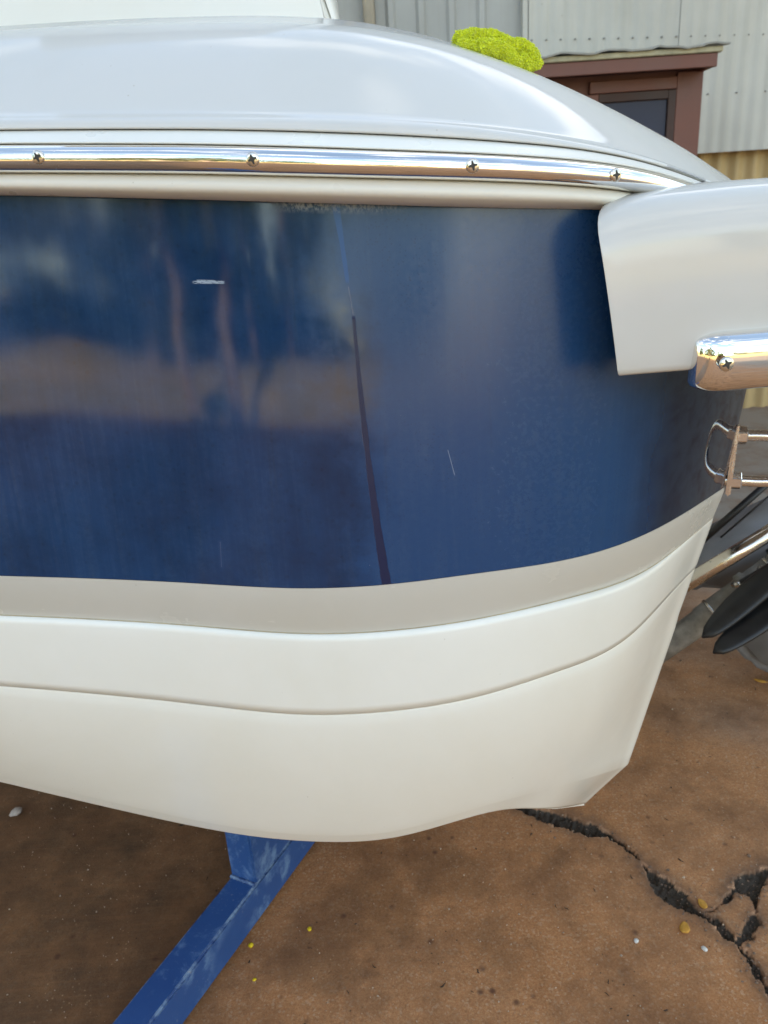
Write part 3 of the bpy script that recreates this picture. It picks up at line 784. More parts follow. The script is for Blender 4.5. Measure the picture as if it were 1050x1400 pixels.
BEAD = plain('tan_groove_bead', (0.40, 0.33, 0.22), 0.6, var=0.25, scale=20)  # thin tan strip laid along the two step grooves
for w_, Z_ in ((.215, Zl2 - .0002), (.262, Zl3 + .0006)):
    lev = [xyz(low(w_ + .03, Z_), Z_ + .0012), xyz(low(w_ - .004, Z_), Z_ + .0008), xyz(low(w_ - .006, Z_), Z_ - .0002), xyz(low(w_ + .03, Z_), Z_ - .0006)]
    loft('groove_bead', lev, BEAD, boat)
# little chipped lip at the aft end of the chine
a, b = atY(702, 1103, 1.03), atY(797, 1091, 1.16)
a2, b2 = atY(716, 1105, 1.035), atY(799, 1101, 1.17)
mid = (a + b) / 2
vs_ = [a, b, b2, atY(760, 1106, 1.10), a2]
vs_ = [np.array(q) * np.array((1.0, 1.0, 1.0)) + (np.array(q) - CAM) * .012 for q in vs_] + [np.array(q) + (np.array(q) - CAM) * .012 + np.array((0.0, .04, .012)) for q in vs_]
link('chine_lip', mesh('chine_lip', vs_, [(0, 1, 2, 3, 4), (9, 8, 7, 6, 5), (0, 5, 6, 1), (1, 6, 7, 2), (2, 7, 8, 3), (3, 8, 9, 4), (4, 9, 5, 0)]), CREAM, boat)

# ---- screws in the chrome rail
def screw_mesh(r):
    bm = bmesh.new(); rings = [(r, 0), (r * 1.0, .0008), (r * .93, .0014), (r * .7, .0019), (r * .4, .0022), (r * .2, .0023)]
    seg = 24; prev = None
    for rr, z in rings:
        vv = [bm.verts.new((rr * math.cos(2 * math.pi * k / seg), rr * math.sin(2 * math.pi * k / seg), z)) for k in range(seg)]
        if prev:
            for k in range(seg): bm.faces.new((prev[k], prev[(k + 1) % seg], vv[(k + 1) % seg], vv[k]))
        prev = vv
    bm.faces.new(prev)
    return bm_mesh('screw', bm)
def recess_mesh(r):
    bm = bmesh.new()
    pts = []
    w = r * .17; L = r * .66
    for k in range(4):
        a = k * math.pi / 2; c, s = math.cos(a), math.sin(a)
        for (x, y) in ((w * 1.3, -w * 1.3), (L, -w * .55), (L, w * .55)):
            pts.append((c * x - s * y, s * x + c * y))
    lo = [bm.verts.new((x, y, .001)) for x, y in pts]; hi = [bm.verts.new((x, y, .0027 - .0005 * math.hypot(x, y) / L)) for x, y in pts]
    bm.faces.new(hi)
    for i in range(12): bm.faces.new((lo[i], lo[(i + 1) % 12], hi[(i + 1) % 12], hi[i]))
    return bm_mesh('recess', bm)
def washer_mesh(r):
    return None
SCR, REC = screw_mesh(.0066), recess_mesh(.0066)
SCR.materials.append(STEEL); REC.materials.append(RECESS)
for p_ in SCR.polygons: p_.use_smooth = True
def put_screw(pos, nrm, up, rot, parent, sc=1.0):
    n = Vector(nrm).normalized(); z = n; x = Vector(up).cross(z).normalized(); y = z.cross(x)
    o = bpy.data.objects.new('screw', SCR); COL.objects.link(o)
    w = Vector((0, 0, 0)); p = parent
    while p is not None: w += p.location; p = p.parent
    o.parent = parent
    Mx = Matrix((x, y, z)).transposed().to_4x4(); 
    o.matrix_local = Matrix.Translation(Vector(pos) - w) @ Mx @ Matrix.Rotation(rot, 4, 'Z') @ Matrix.Scale(sc, 4)
    r = bpy.data.objects.new('recess', REC); COL.objects.link(r); r.parent = o
    return o
mid_rail = xyz(inward(TT, -.0142), (Zchb + Zcht) / 2)
rpx, rpy = proj(mid_rail)
tan_ = np.gradient(mid_rail, axis=0)
for px_, rot in ((58, .35), (347, .3), (650, .2), (845, .1)):
    i = int(np.argmin(np.abs(rpx - px_) + 1e3 * (np.arange(NS) > 16 * 15)))
    t = tan_[i] / np.linalg.norm(tan_[i]); nrm = np.array([t[1], -t[0], 0.0])
    put_screw(mid_rail[i] + nrm * .0002, nrm, (0, 0, 1), rot, rail)

# ---- upper coaming at the bow side of the deck
ce = atY(470, 33, 1.08); ct = atY(443, -4, 1.12)
base = [(-4.0, 2.2), (-3.2, 1.85), (-2.2, 1.52), (-1.3, 1.29), (-.7, 1.165), (-.35, 1.10), (-.14, 1.075), (ce[0] - .03, 1.085), (ce[0] - .004, 1.11), (ce[0], 1.16), (ce[0] - .02, 1.5), (ce[0] - .05, 2.13)]
bc = smooth_path([np.array(b_) for b_ in base], 10)
zb = np.interp(bc[:, 0], [-4, -.6, ce[0]], [ce[2] + .35, ce[2] + .02, ce[2] - .02]) - .02
lev = []
cx = np.array([ce[0] - 1.2, 2.0])
for h, d in ((-.05, -.004), (.0, 0), (.06, .018), (.12, .036), (.22, .07), (.33, .11), (.37, .14), (.385, .19), (.39, .5)):
    v_ = cx[None] - bc; v_ /= np.linalg.norm(v_, axis=1)[:, None]
    q = bc.copy(); t = np.gradient(bc, axis=0); t /= np.linalg.norm(t, axis=1)[:, None]; nrm2 = np.stack([-t[:, 1], t[:, 0]], 1)
    q = bc + nrm2 * d
    lev.append(xyz(q, zb + h))
loft('upper_coaming', lev, VINYL, boat)

# ---- swim platform
pf = 0.80
A = atY(812, 290, pf); A2 = atY(846, 503, pf)
Bm = atY(952, 509, pf)
zbot = Bm[2]; ztop = atY(1050, 243, .80)[2] + .004
plan = [(A[0], pf), (.42, pf + .012), (.62, pf + .04), (.9, pf + .10), (1.12, pf + .22), (1.22, .45 + pf), (1.24, 2.0)]
pc = smooth_path([np.array(q) for q in plan], 14); pc = np.concatenate([pc[:1], pc[:1] + np.array([[.0012, 0]]), pc[:1] + np.array([[.004, 0]]), pc[1:]])
inner = smooth_path([np.array(q) for q in [(A[0] + .055, pf + .05), (.36, .95), (.42, 1.03), (.52, 1.18), (.58, 1.45), (.62, 1.7), (.62, 2.0)]], 14); inner = np.concatenate([inner[:1], inner[:1] + .001, inner[:1] + .002, inner[1:]])
n = len(pc); levp = []
fr = np.arange(n) / (n - 1)
xs_ = pc[:, 0]
# forward edge leans: lower edge sits further aft; top edge rises in a soft curve
ztopc = np.interp(xs_, [A[0], A[0] + .01, A[0] + .035, A[0] + .08, A[0] + .16, .6, 2], [0, .004, .010, .014, .017, .0185, .02]) + A[2] + .004
zb_ = np.full(n, zbot)
def side(h, out, shift):
    z = zb_ * (1 - h) + ztopc * h
    q = pc.copy(); t = np.gradient(pc, axis=0); t /= np.linalg.norm(t, axis=1)[:, None]; nn = np.stack([t[:, 1], -t[:, 0]], 1)
    q = q + nn * out
    k = np.clip(1 - (xs_ - A[0]) / .12, 0, 1)
    q[:, 0] += shift * k + k ** 3 * max(0.0, -out) * .5
    return xyz(q, z)
dX = A2[0] - A[0]
prof = [(0, -.012), (.004, -.005), (.02, -.001), (.05, 0)] + [(h, .004 * math.sin(math.pi * h)) for h in np.linspace(.1, .8, 10)] + [(.86, -.002), (.91, -.006), (.95, -.013), (.98, -.024), (1.0, -.045)]
rows = [side(h, o, dX * (1 - h)) for h, o in prof]
top_in = xyz(inner, ztopc + .002); bot_in = xyz(inner + np.array([dX, 0])[None] * np.clip(1 - fr * 6, 0, 1)[:, None], zb_ + .0)
rows = [bot_in] + rows + [top_in]
vs_ = [tuple(p) for r in rows for p in r]; fs = []
for j in range(len(rows) - 1):
    for i in range(n - 1):
        a = j * n + i; fs.append((a, a + 1, a + n + 1, a + n))
fs.append(tuple(j * n for j in range(len(rows)))[::-1])
me = mesh('swim_platform', vs_, fs)
# mirrored half
me2 = bmesh.new(); me2.from_mesh(me)
geo = bmesh.ops.duplicate(me2, geom=me2.verts[:] + me2.edges[:] + me2.faces[:])
for v_ in [g for g in geo['geom'] if isinstance(g, bmesh.types.BMVert)]:
    s = (np.array(v_.co[:2]) - axo) @ axn; xy = np.array(v_.co[:2]) - 2 * s * axn; v_.co.x, v_.co.y = xy
bmesh.ops.recalc_face_normals(me2, faces=me2.faces[:]); me2.to_mesh(me); me2.free()
platform = link('swim_platform', me, DECKW, boat, smooth=True)
mod = platform.modifiers.new('edge', 'BEVEL'); mod.width = .004; mod.segments = 3; mod.limit_method = 'ANGLE'; mod.angle_limit = math.radians(50)
# chrome bumper along the platform's lower edge
bz0, bz1 = atY(1010, 541, pf - .02)[2], atY(1010, 456, pf - .02)[2]
bh = (bz1 - bz0) / 2; bzc = (bz0 + bz1) / 2
bx0 = atY(958, 500, pf - .02)[0]
path = [(bx0, pf + .012 - .006)] + [tuple(q) for q in pc if q[0] > bx0 + .006]
path = np.array(path); t = np.gradient(path, axis=0); t /= np.linalg.norm(t, axis=1)[:, None]; nn = np.stack([t[:, 1], -t[:, 0]], 1)
d_end = np.concatenate([[0], np.cumsum(np.linalg.norm(np.diff(path, axis=0), axis=1))])
def bumper(path, grow, name, m):
    # resample densely near the rounded end
    ss = np.concatenate([np.linspace(0, .04, 16), np.linspace(.05, d_end[-1], 60)])
    q = np.stack([np.interp(ss, d_end, path[:, 0]), np.interp(ss, d_end, path[:, 1])], 1)
    tt = np.gradient(q, axis=0); tt /= np.linalg.norm(tt, axis=1)[:, None]; nq = np.stack([tt[:, 1], -tt[:, 0]], 1)
    rows = []
    R_ = 0.034
    endf = np.sqrt(np.clip(1 - (1 - np.clip(ss / R_, 0, 1)) ** 2, 0, 1))
    for k in range(19):
        a = math.pi * k / 18
        ca, sa = math.cos(a), math.sin(a)
        ex = 0.72
        hz = math.copysign(abs(ca) ** ex, ca); ho = sa ** ex
        h = (bh + grow) * (0.62 + 0.38 * endf); o = (.026 + grow) * (0.1 + 0.9 * endf)
        rows.append(np.concatenate([q + nq * (o * ho - .004)[:, None] - tt * (grow if True else 0), (bzc - h * hz)[:, None]], 1))
    n_ = len(ss); vs_ = [tuple(p) for r in rows for p in r]; fs = []
    for j in range(len(rows) - 1):
        for i in range(n_ - 1):
            a = j * n_ + i; fs.append((a, a + 1, a + n_ + 1, a + n_))
    fs.append(tuple(j * n_ for j in range(len(rows)))[::-1])
    me = mesh(name, vs_, fs); bm = bmesh.new(); bm.from_mesh(me); bmesh.ops.recalc_face_normals(bm, faces=bm.faces[:]); bm.to_mesh(me); bm.free()
    return link(name, me, m, platform, smooth=True)
bumper(path, 0.0, 'bumper_rail', CHROME)
# pale carrier flange behind the bumper
ss = np.linspace(0, d_end[-1], 60)
sp_ = atY(996, 499, pf - .03)
put_screw((sp_[0], pf + .003 - .0275, sp_[2]), (0.02, -1, 0.06), (0, 0, 1), .4, platform, 1.15)

# ---- stern eye (U-bolt on a backing plate) at the stern corner
dd_ = (HPX - 1000) ** 2 + (HPY - 626) ** 2; dd_[:, int(15.2 * NSEG):] = 1e9
je, ie = np.unravel_index(np.argmin(dd_), dd_.shape); pe = HULLP[je, ie]
te = HULLP[je, ie + 2] - HULLP[je, ie - 2]; te /= np.linalg.norm(te)
eye = empty('stern_eye', tuple(pe)); eye.parent = boat; eye.location = Vector(pe) - boat.location
nv = Vector((te[1], -te[0], 0)).normalized(); tv = Vector((nv.y * -1, nv.x, 0)); zv = Vector((0.03, 0, 1)).normalized()
def E_(n_, t_, z_): return Vector(pe) + nv * n_ * 1.1 + tv * t_ * 1.2 + zv * z_ * 1.12
def obox(name, c0, hn, ht, hz, m, parent, bev=.003):
    bm = bmesh.new(); r = bmesh.ops.create_cube(bm, size=2)
    for v_ in r['verts']: v_.co = Vector((v_.co.x * hn, v_.co.y * ht, v_.co.z * hz))
    bmesh.ops.bevel(bm, geom=bm.edges[:], offset=bev, segments=2, affect='EDGES')
    for v_ in bm.verts: v_.co = E_(c0[0] + v_.co.x, c0[1] + v_.co.y, c0[2] + v_.co.z)
    return link(name, bm_mesh(name, bm), m, parent, smooth=False)
obox('plate', (.002, 0, 0), .0034, .016, .052, SILVER, eye, .0024)
for s in (-1, 1):
    bm = bmesh.new(); bmesh.ops.create_cone(bm, cap_ends=True, segments=6, radius1=.0145, radius2=.0145, depth=.015)
    rot = nv.to_track_quat('Z', 'Y').to_matrix()
    bmesh.ops.bevel(bm, geom=bm.edges[:], offset=.0012, segments=1, affect='EDGES')
    for v_ in bm.verts: v_.co = rot @ v_.co + E_(.0115, 0, s * .033)
    link('nut', bm_mesh('nut', bm), SILVER, eye)
ctrl = [E_(-.01, 0, .033), E_(.02, 0, .033), E_(.045, 0, .033), E_(.066, 0, .030), E_(.082, 0, .018), E_(.088, 0, 0), E_(.082, 0, -.018), E_(.066, 0, -.030), E_(.045, 0, -.033), E_(.02, 0, -.033), E_(-.01, 0, -.033)]
link('u_bolt', tube_mesh('u_bolt', smooth_path(ctrl, 6),   .0086, 14), SILVER, eye, smooth=True)
# black hose dropping from under the platform
def hull_pt(px_, py_, off):
    d = (HPX - px_) ** 2 + (HPY - py_) ** 2; d[:, int(15.2 * NSEG):] = 1e9
    j, i = np.unravel_index(np.argmin(d), d.shape); i = min(max(i, 2), NS - 3)
    t = HULLP[j, i + 2] - HULLP[j, i - 2]; t /= np.linalg.norm(t)
    return atY(px_, py_, HULLP[j, i][1]) + np.array([t[1], -t[0], 0]) * off

# ---- sterndrive
GREY = plain('grey_drive_paint', (0.20, 0.20, 0.205), 0.42, var=0.2, scale=9, bump=0.05)
GREYW = plain('worn_cylinder_paint', (0.24, 0.23, 0.21), 0.5, var=0.4, scale=26, bump=0.12)
def DP(px, py, Y): return atY(px, py, Y)
drive = empty('sterndrive', (0.85, 1.95, 0.6)); drive.parent = boat; drive.location = Vector((0.85, 1.95, 0.6)) - boat.location
def rod(name, a, b, r, m, parent, seg=20, radii=None):
    if radii:
        pts = [np.array(a) + (np.array(b) - np.array(a)) * t for t, _ in radii]; rr = [q for _, q in radii]
    else: pts = [a, b]; rr = r
    return link(name, tube_mesh(name, pts, rr, seg), m, parent, smooth=True)
a_, b_ = DP(915, 812, 1.78), DP(1120, 687, 1.80)
rod('tie_bar', a_, b_, .021, STEEL, drive)
a_, b_ = DP(880, 905, 1.95), DP(1150, 712, 1.95)
rod('trim_cylinder', a_, b_, .045, GREYW, drive, 24, [(0, .034), (.30, .036), (.31, .040), (.52, .040), (.525, .048), (.56, .048), (.565, .041), (.75, .041), (.755, .05), (.8, .05), (.805, .041), (1, .041)])
def on_cyl(t): return np.array(a_) + (np.array(b_) - np.array(a_)) * t
for t_ in (.36, .66):
    rod('hose_clamp', on_cyl(t_), on_cyl(t_ + .012), .0445, STEEL, drive, 24)
rod('cylinder_end_fitting', on_cyl(.70), on_cyl(.74), .054, BLACK, drive, 24)
for (bx_, by2) in ((1003, 800), (1022, 790), (1038, 778)):
    c_ = DP(bx_, by2, 1.90); rod('bolt', c_, np.array(c_) + np.array((.004, -.02, .012)), .0085, STEEL, drive, 6)
rod('hydraulic_line', DP(925, 770, 2.0), DP(1090, 625, 2.0), .010, BLACK, drive)
rod('hydraulic_line', DP(985, 735, 2.05), DP(1090, 645, 2.05), .0028, BLACK, drive, 8)
# leg housing: streamlined block
def hull_block(name, pts2, Y0, Y1, m, parent, bev=.02):
    bm = bmesh.new()
    f = [bm.verts.new(DP(x, y, Y0)) for x, y in pts2]
    q = [Vector(v_.co) + Vector((0, Y1 - Y0, 0)) for v_ in f]; g = [bm.verts.new(c) for c in q]
    n_ = len(f); bm.faces.new(f); bm.faces.new(g[::-1])
    for i in range(n_): bm.faces.new((f[i], f[(i + 1) % n_], g[(i + 1) % n_], g[i]))
    bmesh.ops.recalc_face_normals(bm, faces=bm.faces[:])
    bmesh.ops.bevel(bm, geom=bm.edges[:], offset=bev, segments=4, affect='EDGES')
    return link(name, bm_mesh(name, bm), m, parent, smooth=True)
hull_block('leg_housing', [(900, 800), (1000, 752), (1110, 700), (1160, 740), (1120, 800), (1040, 812), (955, 806), (905, 830)], 2.02, 2.22, GREY, drive, .018)
q0 = DP(905, 822, 2.04); q1 = DP(905, 790, 2.04)
box('gimbal_housing', (.44, 2.03, q0[2] - .05), (q0[0] + .05, 2.21, q1[2] + .06), GREY, drive, .02, 3, True)
rod('tie_bar_mount', DP(915, 812, 1.78), (.50, 1.80, DP(915, 812, 1.78)[2] + .02), .03, GREY, drive, 16)
rod('trim_cylinder_mount', DP(880, 905, 1.95), (.46, 2.02, DP(880, 905, 1.95)[2] + .14), .03, GREY, drive, 16)
hull_block('gear_case', [(992, 868), (1040, 800), (1150, 760), (1210, 860), (1160, 960), (1075, 935), (1030, 915)], 2.06, 2.2, GREY, drive, .03)
def blade(name, px0, py0, px1, py1, Y, w):
    """paddle blade from tip to root, seen nearly edge-on"""
    a = np.array(DP(px0, py0, Y)); b = np.array(DP(px1, py1, Y)); ax = b - a; L = np.linalg.norm(ax); ax /= L
    side_ = np.cross(ax, np.array([0, 1.0, 0])); side_ /= np.linalg.norm(side_)
    nrm_ = np.cross(side_, ax)
    vs_ = []; fs = []; n_ = 18; seg = 14
    for i in range(n_ + 1):
        t = i / n_
        wd = w * math.sqrt(max(0.0, 1 - (1 - min(1, t / .32)) ** 2)) * (1 - .35 * max(0, t - .4)) + .0008
        th = .012 + .022 * t
        dp = .038 * math.sqrt(max(0.0, 1 - (1 - min(1, t / .5)) ** 2)) + .002
        c = a + ax * L * t + nrm_ * .03 * math.sin(t * 2.2)
        tw = .5 - .2 * t
        for k in range(seg):
            an = 2 * math.pi * k / seg
            x_ = math.cos(an) * dp; y_ = math.sin(an) * th * 0.5
            # broad across the depth, turned so that the face shows a little
            vs_.append(c + (nrm_ * math.cos(tw) + side_ * math.sin(tw)) * x_ + (side_ * math.cos(tw) - nrm_ * math.sin(tw)) * (y_ + wd * .0))
    for i in range(n_):
        for k in range(seg):
            q = i * seg + k; r_ = i * seg + (k + 1) % seg; fs.append((q, r_, r_ + seg, q + seg))
    fs.append(tuple(range(seg))[::-1]); fs.append(tuple(range(n_ * seg, (n_ + 1) * seg)))
    return link(name, mesh(name, vs_, fs), PROP, drive, smooth=True)
rod('blade_bracket', DP(1015, 800, 1.86), DP(1075, 765, 1.86), .016, BLACK, drive, 8)
blade('propeller_blade', 960, 872, 1130, 745, 1.78, .03)
blade('propeller_blade', 975, 893, 1150, 790, 1.74, .03)
rod('propeller_hub', DP(1090, 790, 1.80), DP(1170, 880, 1.80), .05, PROP, drive, 24)

# ================================================================== CRADLE, CLOTH, DEBRIS
def mat_blue_steel():
    M = Mat('scuffed_blue_paint'); co = M.coord()
    n = M.noise(co, 7, 6, 0.65); sc = M.noise(M.mapping(co, (1, 1, 1)), 9, 7, 0.72, 0.3); fi = M.noise(co, 160, 4, 0.7)
    c = M.mix(M.mr(n, 0.3, 0.7), (0.013, 0.066, 0.225), (0.018, 0.082, 0.26))
    c = M.mix(M.math('MULTIPLY', M.mr(sc, 0.5, 0.62, 0, 0.9), M.mr(M.noise(co, 4.2, 3), 0.40, 0.52)), c, (0.13, 0.24, 0.43))
    c = M.mix(M.math('MULTIPLY', M.mr(fi, 0.62, 0.7), M.mr(n, 0.5, 0.6, 0, .8)), c, (0.3, 0.33, 0.36))
    ge = M.node('ShaderNodeNewGeometry')
    ed = M.mr(ge.outputs['Pointiness'], 0.53, 0.6)
    return M.out(color=c, rough=M.mr(sc, 0.4, 0.7, 0.5, 0.58), normal=M.bump(fi, 0.12, 0.003))
BLUES = mat_blue_steel()
def mat_worn_lit():  # paler bevels: ridge highlight painted in along with edge wear
    M = Mat('worn_lit_blue_edge'); co = M.coord(); n = M.noise(co, 26, 6, 0.7)
    c = M.mix(M.mr(n, 0.42, 0.58), (0.012, 0.055, 0.19), (0.15, 0.24, 0.38)); c = M.mix(M.mr(n, 0.62, 0.68), c, (0.42, 0.36, 0.32))
    return M.out(color=c, rough=0.55)
WORN_LIT = mat_worn_lit()
cradle = empty('boat_cradle', (-.4, 1.5, 0)); tag(cradle, 'scuffed blue steel cradle beam with upright post, standing under the hull', 'cradle')
hz = 0.11
g0, g1 = atZ(205, 1400, hz), atZ(397, 1150, hz)         # visible ridge between top and side face
dv = (g1 - g0)[:2]; dv /= np.linalg.norm(dv); pv = np.array([dv[1], -dv[0]])
wL = abs((atZ(150, 1400, hz) - g0)[:2] @ pv)
wdt = max(.06, wL)
def beam_mesh(name, p0, p1, width, z0, z1, bev=.006):
    """box from p0 to p1 whose right-hand top edge is the given line"""
    d = np.array(p1) - np.array(p0); L = np.linalg.norm(d); d /= L; r = np.array([d[1], -d[0]])
    bm = bmesh.new(); N_ = 14
    prev = None
    for i in range(N_ + 1):
        c = np.array(p0) + d * L * i / N_
        vv = [bm.verts.new((*(c + r * o), z)) for o, z in ((-width, z0), (0, z0), (0, z1), (-width, z1))]
        if prev:
            for k in range(4): bm.faces.new((prev[k], prev[(k + 1) % 4], vv[(k + 1) % 4], vv[k]))
        else: bm.faces.new(vv[::-1])
        prev = vv
    bm.faces.new(prev)
    bmesh.ops.recalc_face_normals(bm, faces=bm.faces[:])
    es = [e for e in bm.edges if len(e.link_faces) == 2 and e.calc_face_angle() > .8]
    rb_ = bmesh.ops.bevel(bm, geom=es, offset=bev, segments=3, affect='EDGES')
    for f_ in rb_['faces']: f_.material_index = 1
    me_ = bm_mesh(name, bm); me_.materials.append(BLUES if name != 'bunk' else BLACK); me_.materials.append(WORN_LIT if name != 'bunk' else BLACK)
    return me_
s0 = g0[:2] - dv * .75; s1 = g1[:2] + dv * 1.9
link('cross_beam', beam_mesh('cross_beam', s0, s1, wdt, 0.012, hz), BLUES, cradle, smooth=False)
pa = atZ(310, 1195, hz); pb = atZ(352, 1200, hz)
off = pa[:2]
pc0 = off; pc1 = off + dv * .07
bmz = 0.62
def post_mesh(name, c, z0, z1, w, lean):
    bm = bmesh.new(); 
    ring = []
    for z, l in ((z0, 0), (z1, lean)):
        ring.append([bm.verts.new((*(c + pv * (o1 * w / 2) + dv * (o2 * .085) + np.array(l)), z)) for o1, o2 in ((-1, -1), (1, -1), (1, 1), (-1, 1))])
    for k in range(4): bm.faces.new((ring[0][k], ring[0][(k + 1) % 4], ring[1][(k + 1) % 4], ring[1][k]))
    bm.faces.new(ring[0][::-1]); bm.faces.new(ring[1]); bmesh.ops.recalc_face_normals(bm, faces=bm.faces[:])
    bmesh.ops.bevel(bm, geom=bm.edges[:], offset=.004, segments=2, affect='EDGES')
    return bm_mesh(name, bm)
pcen = g0[:2] + dv * ((pa[:2] - g0[:2]) @ dv + .085) - pv * (wdt / 2)
link('post', post_mesh('post', pcen, hz + .001, .43, wdt * .985, (0.0, 0.0)), BLUES, cradle)
wp = []
for q in ((-.5, -1), (-.5, -1), (.0, -1), (.5, -1)): wp.append((*(pcen + pv * (q[0] * wdt * .94) + dv * (q[1] * .088)), hz + .003))
wpath = smooth_path([np.array(w_) for w_ in wp[1:]], 10)
link('weld_bead', tube_mesh('weld_bead', wpath, [.0042 * (1 + .3 * math.sin(i * 2.4)) for i in range(len(wpath))], 8), WORN_LIT, cradle, smooth=True)
link('bunk', beam_mesh('bunk', pcen + np.array((-1.0, .16)), pcen + np.array((.35, .02)), .12, .43, .485, .01), BLACK, cradle)
link('foot_plate', beam_mesh('foot_plate', s0 - pv * .0 + pv * .03, s0 + dv * .16 + pv * .03, wdt + .06, -.004, .010, .003), BLUES, cradle)

# ---- yellow microfibre cloth draped on the deck edge
def mat_cloth():
    M = Mat('yellow_microfibre'); co = M.coord()
    n = M.noise(co, 90, 4, 0.6); v = M.noise(co, 420, 3, 0.7)
    c = M.mix(M.mr(n, 0.35, 0.65), (0.70, 0.79, 0.012), (0.82, 0.90, 0.04))
    c = M.mix(M.mr(v, 0.35, 0.65, 0.5, 0), c, (0.48, 0.53, 0.008))
    return M.out(color=c, rough=0.95, normal=M.bump(v, 0.7, 0.003), sheen=0.3)
YEL = mat_cloth()
DECKP = np.array([xyz(inward(TT, d), Zl0 + rise * dz * 0.9) for d, dz in ((.165, 0), (.19, .10), (.23, .19), (.29, .25))])
def crest(px_, lvl=1):
    l = DECKP[lvl]; q, _ = proj(l); i = int(np.argmin(np.abs(q - px_) + 1e3 * (np.arange(NS) > 16 * 15))); return l[i]
mb = bmesh.new()
def roll(pts, rad):
    out = []
    for px_, py_, dep in pts:
        c = crest(px_, 1); out.append(atY(px_, py_, c[1] + dep))
    path = smooth_path(out, 6); k = path[0][1] / 1051
    rr = [rad * k * (1 if 0 < i < len(path) - 1 else .6) * (1 + .05 * math.sin(i * .9)) for i in range(len(path))]
    t_ = tube_mesh('roll', path, rr, 16); mb.from_mesh(t_)
    return out
roll([(624, 57, .004), (640, 53, .010), (660, 52, .012), (678, 56, .010), (694, 64, .004)], 9.0)
roll([(626, 62, -.002), (644, 64, -.006), (660, 68, -.008)], 6.5)
roll([(656, 67, -.008), (670, 66, -.012), (686, 72, -.014), (698, 82, -.012), (705, 93, -.006)], 9.5)
roll([(690, 66, .008), (706, 64, .008), (719, 69, .006), (728, 80, .002), (732, 94, .0)], 8.5)
roll([(708, 80, .0), (717, 86, -.002), (722, 95, .0)], 7.5)
me = bm_mesh('cleaning_cloth', mb)
cloth_loc = Vector(np.mean([tuple(v_.co) for v_ in me.vertices], axis=0))
for v_ in me.vertices: v_.co -= cloth_loc
cloth = link('cleaning_cloth', me, YEL, None, smooth=True, loc=cloth_loc)
tag(cloth, 'bunched bright yellow microfibre cloth lying on the white deck edge', 'cloth')
md = cloth.modifiers.new('remesh', 'REMESH'); md.mode = 'VOXEL'; md.voxel_size = .0014; md.use_smooth_shade = True
md = cloth.modifiers.new('soft', 'SMOOTH'); md.factor = .5; md.iterations = 2
tx = bpy.data.textures.new('pile', 'CLOUDS'); tx.noise_scale = .0035; tx.noise_depth = 2
md = cloth.modifiers.new('pile', 'DISPLACE'); md.texture = tx; md.strength = .0036; md.mid_level = .5; md.texture_coords = 'LOCAL'
# loose fibre tufts standing out of the cloth
dg = bpy.context.evaluated_depsgraph_get(); ev = cloth.evaluated_get(dg); em = ev.to_mesh()
cs = np.empty(len(em.vertices) * 3, np.float32); em.vertices.foreach_get('co', cs); cs = cs.reshape(-1, 3)
ns = np.empty(len(em.vertices) * 3, np.float32); em.vertices.foreach_get('normal', ns); ns = ns.reshape(-1, 3)
pick = rng.choice(len(cs), min(7000, len(cs)), replace=False)
vs_ = []; fs = []
for i in pick:
    p = cs[i]; n_ = ns[i] + rng.normal(0, .45, 3); n_ /= np.linalg.norm(n_)
    a = np.cross(n_, rng.normal(0, 1, 3)); a /= np.linalg.norm(a); b = np.cross(n_, a)
    L = rng.uniform(.0010, .0026); w = .00085
    o = len(vs_); tip = p + n_ * L
    for k in range(3):
        an = k * 2.094; vs_.append(p - n_ * .0008 + (a * math.cos(an) + b * math.sin(an)) * w)
    for k in range(3):
        an = k * 2.094; vs_.append(tip + (a * math.cos(an) + b * math.sin(an)) * w * .7)
    fs += [(o, o + 1, o + 4, o + 3), (o + 1, o + 2, o + 5, o + 4), (o + 2, o, o + 3, o + 5), (o + 3, o + 4, o + 5)]
ev.to_mesh_clear()
fib = link('pile', mesh('pile', vs_, fs), YEL); fib.parent = cloth; tag(fib, kind='stuff')

# ---- leaves, pebbles, grit on the slab
def blob(name, c, rx, ry, rz, m, rot=0, seed=0, flat=0.0, pointy=0.0, sub=2):
    bm = bmesh.new(); bmesh.ops.create_icosphere(bm, subdivisions=sub, radius=1); r = random.Random(seed)
    ph = [r.uniform(0, 6) for _ in range(6)]
    for v_ in bm.verts:
        k = 1 + .10 * math.sin(3 * v_.co.x + ph[0]) + .09 * math.sin(4 * v_.co.y + ph[1]) + .07 * math.sin(5 * v_.co.z + ph[2])
        x_, y_, z_ = v_.co * k
        y_ *= (1 - pointy * max(0, x_))
        v_.co = Vector((x_ * rx, y_ * ry, z_ * rz + flat * x_ * x_))
    bmesh.ops.rotate(bm, verts=bm.verts[:], cent=(0, 0, 0), matrix=Matrix.Rotation(rot, 3, 'Z'))
    return link(name, bm_mesh(name, bm), m, None, smooth=True, loc=(c[0], c[1], c[2]))
LEAF = plain('ochre_leaf', (0.52, 0.25, 0.035), 0.6, var=0.25, scale=60, bump=0.2, bscale=300)
LEAFY = plain('yellow_flower_bit', (0.66, 0.47, 0.01), 0.6, var=0.2, scale=80)
STONE = plain('pale_pebble', (0.50, 0.42, 0.36), 0.75, var=0.2, scale=80, bump=0.3, bscale=400)
WSTONE = plain('white_pebble', (0.62, 0.60, 0.55), 0.7, var=0.15, scale=120)
def on_ground(px_, py_, h): p = atZ(px_, py_, h); return (p[0], p[1], h)
o = blob('fallen_leaf', on_ground(936, 1269, .006), .017, .0105, .004, LEAF, 1.2, 1, .003, .5, 3); tag(o, 'larger ochre leaf lying flat just below the crack', 'leaf', 'ochre leaves by the crack')
